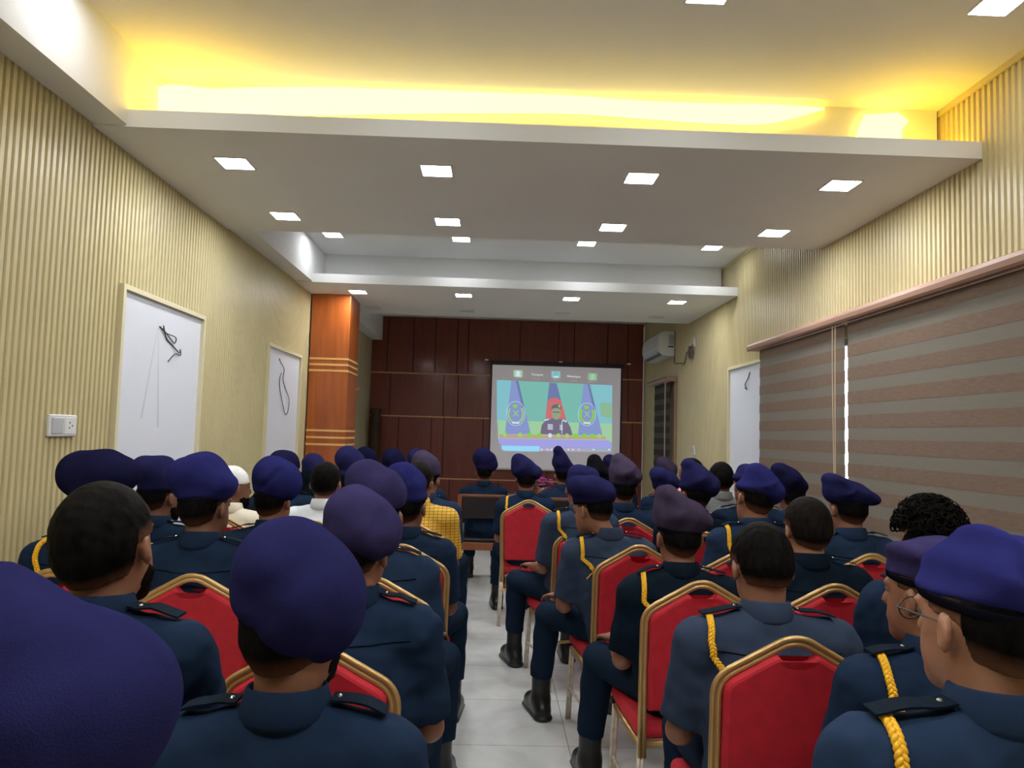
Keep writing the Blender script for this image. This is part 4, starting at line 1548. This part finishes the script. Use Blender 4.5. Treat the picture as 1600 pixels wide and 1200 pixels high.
# ------------------------------------------------------------------ the audience
AISLE_L = ((-.16, .40, .50), (.13, .42, .50))
PEOPLE = [
    # left block, aisle file, from the camera forwards
    dict(head_px=(70, 1245), Y=.78, beret=[(12, 1124, 218), (120, 1112, 138)], label='person in navy beret cropped at the corner, closest to the camera', scale=1.0,
         chair_label=ch('the cropped beret closest to the camera')),
    dict(head_px=(462, 990), Y=1.30, beret=[(447, 886, 74), (478, 925, 84), (482, 942, 82)], label='person in large rounded navy beret and navy shirt, aisle end of the nearest row', knees=((-.13, .42, .50), (.22, .38, .52)), feet=((-.14, .40, 0), (.22, .40, 0)), shirt='navy', skin=0, beard=True, hyaw=-14,
         chair_label=ch('the large rounded beret at the aisle end')),
    dict(head_px=(170, 862), Y=1.48, hair='black', label='bare-headed person with short black hair and beard in front of the cropped beret', skin=0, beard=True, hyaw=-4, hroll=-6, hpitch=6,
         chair_label=ch('the bare-headed bearded person by the nearest corner')),
    dict(head_px=(560, 866), Y=2.02, beret=[(553, 806, 45), (575, 822, 47), (586, 830, 38)], bcol='violet', label='person in violet-navy beret leaning to the aisle, sitting before the large rounded beret', knees=((-.13, .42, .50), (.22, .38, .52)), feet=((-.14, .40, 0), (.22, .40, 0)), skin=0, hyaw=-16, hroll=3,
         chair=(-.42, 2.08), chair_label=ch('the violet-navy beret leaning to the aisle')),
    dict(head_px=(592, 812), Y=2.80, beret=[(574, 752, 31), (600, 765, 31), (612, 772, 22)], bcol='violet', label='person in faded violet beret behind the navy beret and the yellow shirt', knees=((-.13, .42, .50), (.22, .38, .52)), feet=((-.14, .40, 0), (.22, .40, 0)), shirt='blue', hip_dx=.02,
         chair_label=ch('the faded violet beret by the aisle')),
    dict(head_px=(638, 797), Y=3.55, beret=[(628, 746, 23), (640, 758, 23)], bcol='blue', label='person in bright navy beret directly behind the yellow checked shirt', knees=((-.13, .42, .50), (.22, .38, .52)), feet=((-.14, .40, 0), (.22, .40, 0)), shirt='navy', hyaw=-12, skin=1,
         chair_label=ch('the bright navy beret behind the yellow shirt')),
    dict(head_px=(655, 757), Y=4.30, hair='dark', label='bare-headed person in yellow checked shirt and jeans beside the aisle', shirt='yellow', jeans=True, hyaw=-14, skin=0,
         chair_label=ch('the yellow checked shirt')),
    dict(head_px=(668, 753), Y=5.10, beret=[(660, 721, 16), (671, 729, 16)], bcol='mauve', label='person in greyish beret and blue shirt in front of the yellow shirt', knees=((-.13, .42, .50), (.22, .38, .52)), feet=((-.14, .40, 0), (.22, .40, 0)), shirt='blue', hyaw=-12,
         chair_label=ch('the greyish beret in front of the yellow shirt')),
    dict(head_px=(652, 738), Y=5.9, beret=[(650, 714, 13), (655, 718, 11)], bcol='navy', label='person in navy beret mostly hidden behind the greyish beret by the yellow shirt'),
    # left block, inner files
    dict(head_px=(322, 797), Y=2.75, beret=[(303, 742, 30), (318, 736, 27), (352, 757, 16)], bcol='blue', label='person in royal-navy beret seated before the red chair with an open epaulette loop', shirt='navy', hyaw=-18, skin=1, braid=False,
         chair=(-1.0, 2.84), chair_label=ch('the royal-navy beret before the white panel')),
    dict(head_px=(155, 790), Y=2.80, beret=[(130, 739, 33), (160, 736, 32), (184, 741, 29)], bcol='dark', label='person in wide flat dark navy beret against the fluted wall under the switch plate', shirt='navy', skin=1, braid=True, hip_dx=-.03,
         chair_label=ch('the wide flat beret under the switch plate')),
    dict(head_px=(250, 780), Y=3.55, beret=[(228, 733, 20), (246, 738, 25), (263, 748, 13)], label='bearded person in navy beret in front of the white panel near the switch plate', hyaw=-24, skin=1, beard=True,
         chair_label=ch('the bearded beret before the first white panel')),
    dict(head_px=(364, 765), Y=4.35, hair='cap', label='bearded person in white cap and ivory shirt', shirt='ivory', hyaw=-45, skin=1, beard=True, hip_dx=.03,
         chair_label=ch('the bearded white cap')),
    dict(head_px=(428, 787), Y=3.55, beret=[(428, 746, 31), (436, 752, 32)], bcol='blue', label='person in round royal-navy beret behind the white shirt', shirt='navy', hyaw=-14, skin=0,
         chair_label=ch('the round royal-navy beret behind the white shirt')),
    dict(head_px=(446, 744), Y=5.15, beret=[(440, 721, 17), (449, 722, 16)], bcol='dark', label='person in dark beret in front of the white panel beside the column', hyaw=-20, braid=True,
         chair_label=ch('the dark beret beside the column')),
    dict(head_px=(490, 748), Y=5.6, beret=[(489, 724, 15), (493, 728, 14)], hair='scarf', label='person in navy beret over a dark headscarf before the orange column', shirt='dark',
         chair_label=ch('the beret over a dark headscarf')),
    dict(head_px=(509, 759), Y=4.30, hair='black', label='bare-headed person in white shirt behind the orange column', shirt='white', skin=0,
         chair_label=ch('the bare-headed white shirt')),
    dict(head_px=(548, 755), Y=4.95, beret=[(543, 716, 18), (553, 724, 17)], label='person in navy beret between the white shirt and the faded violet beret', skin=1,
         chair_label=ch('the navy beret beyond the white shirt')),
    dict(head_px=(571, 736), Y=6.9, beret=[(569, 711, 12), (576, 716, 12)], bcol='dark', label='person in dark beret below the brown slat roll', shirt='dark'),
    dict(head_px=(615, 742), Y=6.2, beret=[(613, 717, 16), (618, 721, 15)], bcol='dark', label='person in dark navy beret alone before the mahogany end wall', shirt='dark'),
    # right block, aisle file
    dict(head_px=(1532, 985), Y=1.15, beret=[(1538, 840, 20), (1512, 888, 32), (1585, 905, 62), (1592, 962, 62)], bcol='blue', wide=1.2, byr=.095, label='person in bright navy beret and spectacles, with yellow lanyard, nearest on the blinds side', shirt='blue', braid=True, glasses=True,
         hyaw=14, skin=2, chair_label=ch('the bespectacled beret nearest the blinds')),
    dict(head_px=(1189, 893), Y=2.13, hair='black', label='bare-headed person in grey-blue shirt with yellow lanyard and bowed head', shirt='grey', braid=True, hpitch=-14, hyaw=4, skin=0, wide=1.12,
         chair=(.80, 2.21), chair_label='red padded gold-framed banquet chair in front view, nearest whole backrest beside the spectacled beret'),
    dict(head_px=(1450, 938), Y=1.75, beret=[(1413, 863, 13), (1444, 880, 30), (1474, 882, 36)], bcol='violet', label='person in flat violet beret and lanyard beside the spectacled beret', shirt='navy', braid=True, hyaw=26, skin=0,
         chair_label=ch('the flat violet beret behind the spectacled beret')),
    dict(head_px=(1449, 845), Y=2.35, hair='black', curly=True, label='person with thick curly black hair in front of the striped blinds', shirt='navy', braid=True, skin=0, chair=(1.47, 2.50),
         chair_label=ch('the curly black hair')),
    dict(head_px=(1259, 832), Y=2.85, hair='dark', label='bare-headed person with close-cropped hair in black-navy shirt', shirt='dark', skin=2, hyaw=6,
         chair=(1.24, 2.93), chair_label=ch('the close-cropped bare head in black-navy')),
    dict(head_px=(1060, 845), Y=2.85, beret=[(1041, 772, 12), (1051, 798, 26), (1074, 806, 20), (1096, 812, 11)], bcol='mauve', label='person in pointed mauve beret with yellow lanyard and one leg out in the aisle', shirt='dark', braid=True, skin=0, hyaw=4,
         chair=(.74, 2.93, 4), knees=((-.26, .36, .52), (.10, .42, .50)), feet=((-.29, .42, 0), (.10, .42, 0)), chair_label=ch('the pointed mauve beret')),
    dict(head_px=(925, 800), Y=3.68, beret=[(905, 760, 17), (925, 763, 20), (944, 768, 15)], label='person in flat navy beret looking down, boot out in the aisle', shirt='grey', braid=True, hyaw=34, hpitch=-10, skin=0,
         chair=(.66, 3.76, 8), yaw=8, ndx=.075, knees=((-.30, .33, .52), (.06, .42, .50)), feet=((-.33, .36, 0), (.08, .42, 0)), chair_label=ch('the flat beret looking down')),
    dict(head_px=(905, 768), Y=4.45, beret=[(903, 741, 14), (920, 746, 14)], label='person in navy beret half hidden behind the flat beret looking down', shirt='grey', braid=True, skin=0, yaw=10,
         chair=(.50, 4.62, 16), knees=((-.26, .36, .52), (.10, .42, .50)), feet=((-.27, .38, 0), (.10, .42, 0)), chair_label=ch('the half hidden beret, turned to the aisle')),
    dict(head_px=(822, 752), Y=5.92, beret=[(811, 720, 10), (816, 730, 17), (837, 738, 9)], label='person in navy beret with lanyard seated in the aisle below the screen', shirt='navy', braid=True, skin=0,
         chair=(.29, 6.0), knees=((-.20, .42, .50), (.10, .42, .50)), feet=((-.22, .46, 0), (.06, .50, 0)), chair_label='red padded gold-framed banquet chair standing alone in the aisle'),
    # right block, inner files
    dict(head_px=(1178, 784), Y=3.50, beret=[(1182, 737, 10), (1188, 753, 23), (1201, 766, 20)], bcol='blue', label='person in tilted royal-navy beret in front of the far white panel', shirt='blue', braid=True, skin=0, hroll=8, hyaw=10,
         chair=(1.10, 3.58), chair_label=ch('the tilted royal-navy beret')),
    dict(head_px=(1324, 800), Y=3.60, beret=[(1302, 750, 8), (1311, 766, 18), (1336, 772, 16), (1357, 779, 8)], label='person in peaked navy beret in front of the bright slit between blinds', shirt='blue', skin=0, hyaw=6,
         chair=(1.76, 3.68), chair_label=ch('the peaked beret by the bright slit')),
    dict(head_px=(1236, 778), Y=4.75, beret=[(1218, 734, 10), (1230, 748, 17), (1249, 758, 9)], bcol='dark', label='person in dark navy beret beside the inner edge of the blinds', shirt='blue', skin=1,
         chair_label=ch('the dark beret at the blind edge')),
    dict(head_px=(1168, 763), Y=4.35, beret=[(1166, 737, 10), (1172, 738, 10)], bcol='navy', label='person in navy beret half hidden behind the tilted royal-navy beret', shirt='navy', skin=0, hyaw=10,
         chair_label=ch('the half hidden beret behind the tilted one')),
    dict(head_px=(1126, 752), Y=5.2, hair='black', label='bare-headed person in marled grey shirt near the far white panel', shirt='greyshirt', skin=1,
         chair_label=ch('the marled grey shirt')),
    dict(head_px=(1085, 776), Y=4.25, beret=[(1076, 726, 9), (1086, 747, 21), (1105, 758, 17)], bcol='navy', label='person in tall navy beret before the small wall switch', shirt='dark', skin=1, hyaw=16,
         chair_label=ch('the tall navy beret before the small wall switch')),
    dict(head_px=(1078, 742), Y=6.0, hair='black', label='bare-headed person in pink patterned shirt behind the tall navy beret', shirt='pink', skin=0, hyaw=40,
         chair_label=ch('the pink patterned shirt')),
    dict(head_px=(1037, 771), Y=5.5, beret=[(1029, 742, 13), (1044, 750, 13), (1053, 756, 8)], label='person in flat creased navy beret between mauve and tall berets', shirt='navy', skin=0,
         chair_label=ch('the flat creased navy beret')),
    dict(head_px=(1041, 754), Y=6.6, beret=[(1037, 725, 11), (1044, 734, 13)], bcol='mauve', label='person in grey-navy beret before the narrow dark blind', shirt='navy'),
    dict(head_px=(974, 768), Y=4.85, beret=[(966, 719, 9), (973, 736, 21), (989, 745, 13)], bcol='mauve', label='person in greyish mauve beret below the screen corner', shirt='navy', braid=True, skin=1,
         chair_label=ch('the greyish mauve beret below the screen corner')),
    dict(head_px=(938, 751), Y=5.6, beret=[(928, 719, 9), (931, 734, 14), (943, 739, 8)], bcol='black', label='person in black beret below the screen', shirt='navy', braid=True, skin=0,
         chair_label=ch('the black beret')),
    dict(head_px=(956, 744), Y=6.9, beret=[(952, 720, 10), (958, 724, 11)], label='person in navy beret peeking out beyond the black beret', shirt='navy'),
    dict(head_px=(880, 745), Y=7.2, beret=[(872, 704, 7), (876, 722, 13), (889, 730, 7)], label='person in pointed navy beret in front of the screen middle', shirt='blue', skin=0,
         chair_label='brown wooden chair with black back under the pointed beret before the screen', chair_kind='wood'),
    dict(head_px=(757, 740), Y=7.35, beret=[(755, 715, 15), (762, 720, 14), (769, 726, 8)], label='person in navy beret on the wooden chair at the front', shirt='navy', skin=1,
         chair_label='brown wooden chair with black leather back at the head of the aisle', chair_kind='wood'),
]
for P_ in PEOPLE:
    person(**P_)

# front table with a bouquet, black chairs beyond
tb = tag(empty('wooden_table', (.62, 9.2, 0)), 'brown wooden table before the projection screen', 'table')
MB().rbox(-.5, .5, -.25, .25, .68, .715, .006).build('table_top', M_CHWOOD, tb)
for sx in (-1, 1):
    for sy in (-1, 1):
        MB().box(sx * .46 - .025, sx * .46 + .025, sy * .21 - .025, sy * .21 + .025, 0, .68).build('leg', M_CHWOOD, tb)
fl = tag(empty('flower_arrangement', (.62, 9.15, .715)), 'pink and red flower arrangement on the table below the screen', 'flowers')
MB().tube([(0, 0, 0), (0, 0, .06), (0, 0, .11)], [.07, .09, .075], 14).build('vase', M_CHWOOD, fl)
rr = random.Random(3)
m1 = MB()
for k in range(26):
    a, r_ = rr.uniform(0, 6.28), rr.uniform(0, .13)
    c_ = (r_ * math.cos(a), r_ * math.sin(a), .15 + rr.uniform(0, .09) - r_ * .3)
    for q in range(5):
        m1.sphere((c_[0] + .012 * math.cos(q * 1.257), c_[1] + .012 * math.sin(q * 1.257), c_[2]), (.014, .014, .010), 4)
m1.build('blossoms', mat('magenta_petals', (.45, .04, .28), .6), fl)
m1 = MB()
for k in range(10):
    m1.sphere((-.16 + rr.uniform(-.03, .03), rr.uniform(-.05, .05), .04 + rr.uniform(0, .10)), .024, 5)
m1.build('red_blossoms', mat('red_petals', (.65, .03, .03), .6), fl)
m1 = MB()
for k in range(22):
    a = rr.uniform(0, 6.28)
    m1.tube([(0, 0, .09), (.06 * math.cos(a), .06 * math.sin(a), .15), (.13 * math.cos(a), .13 * math.sin(a), .14)], [.003, .012, .001], 4)
m1.build('leaves', mat('leaf_green', (.03, .09, .02), .6), fl)
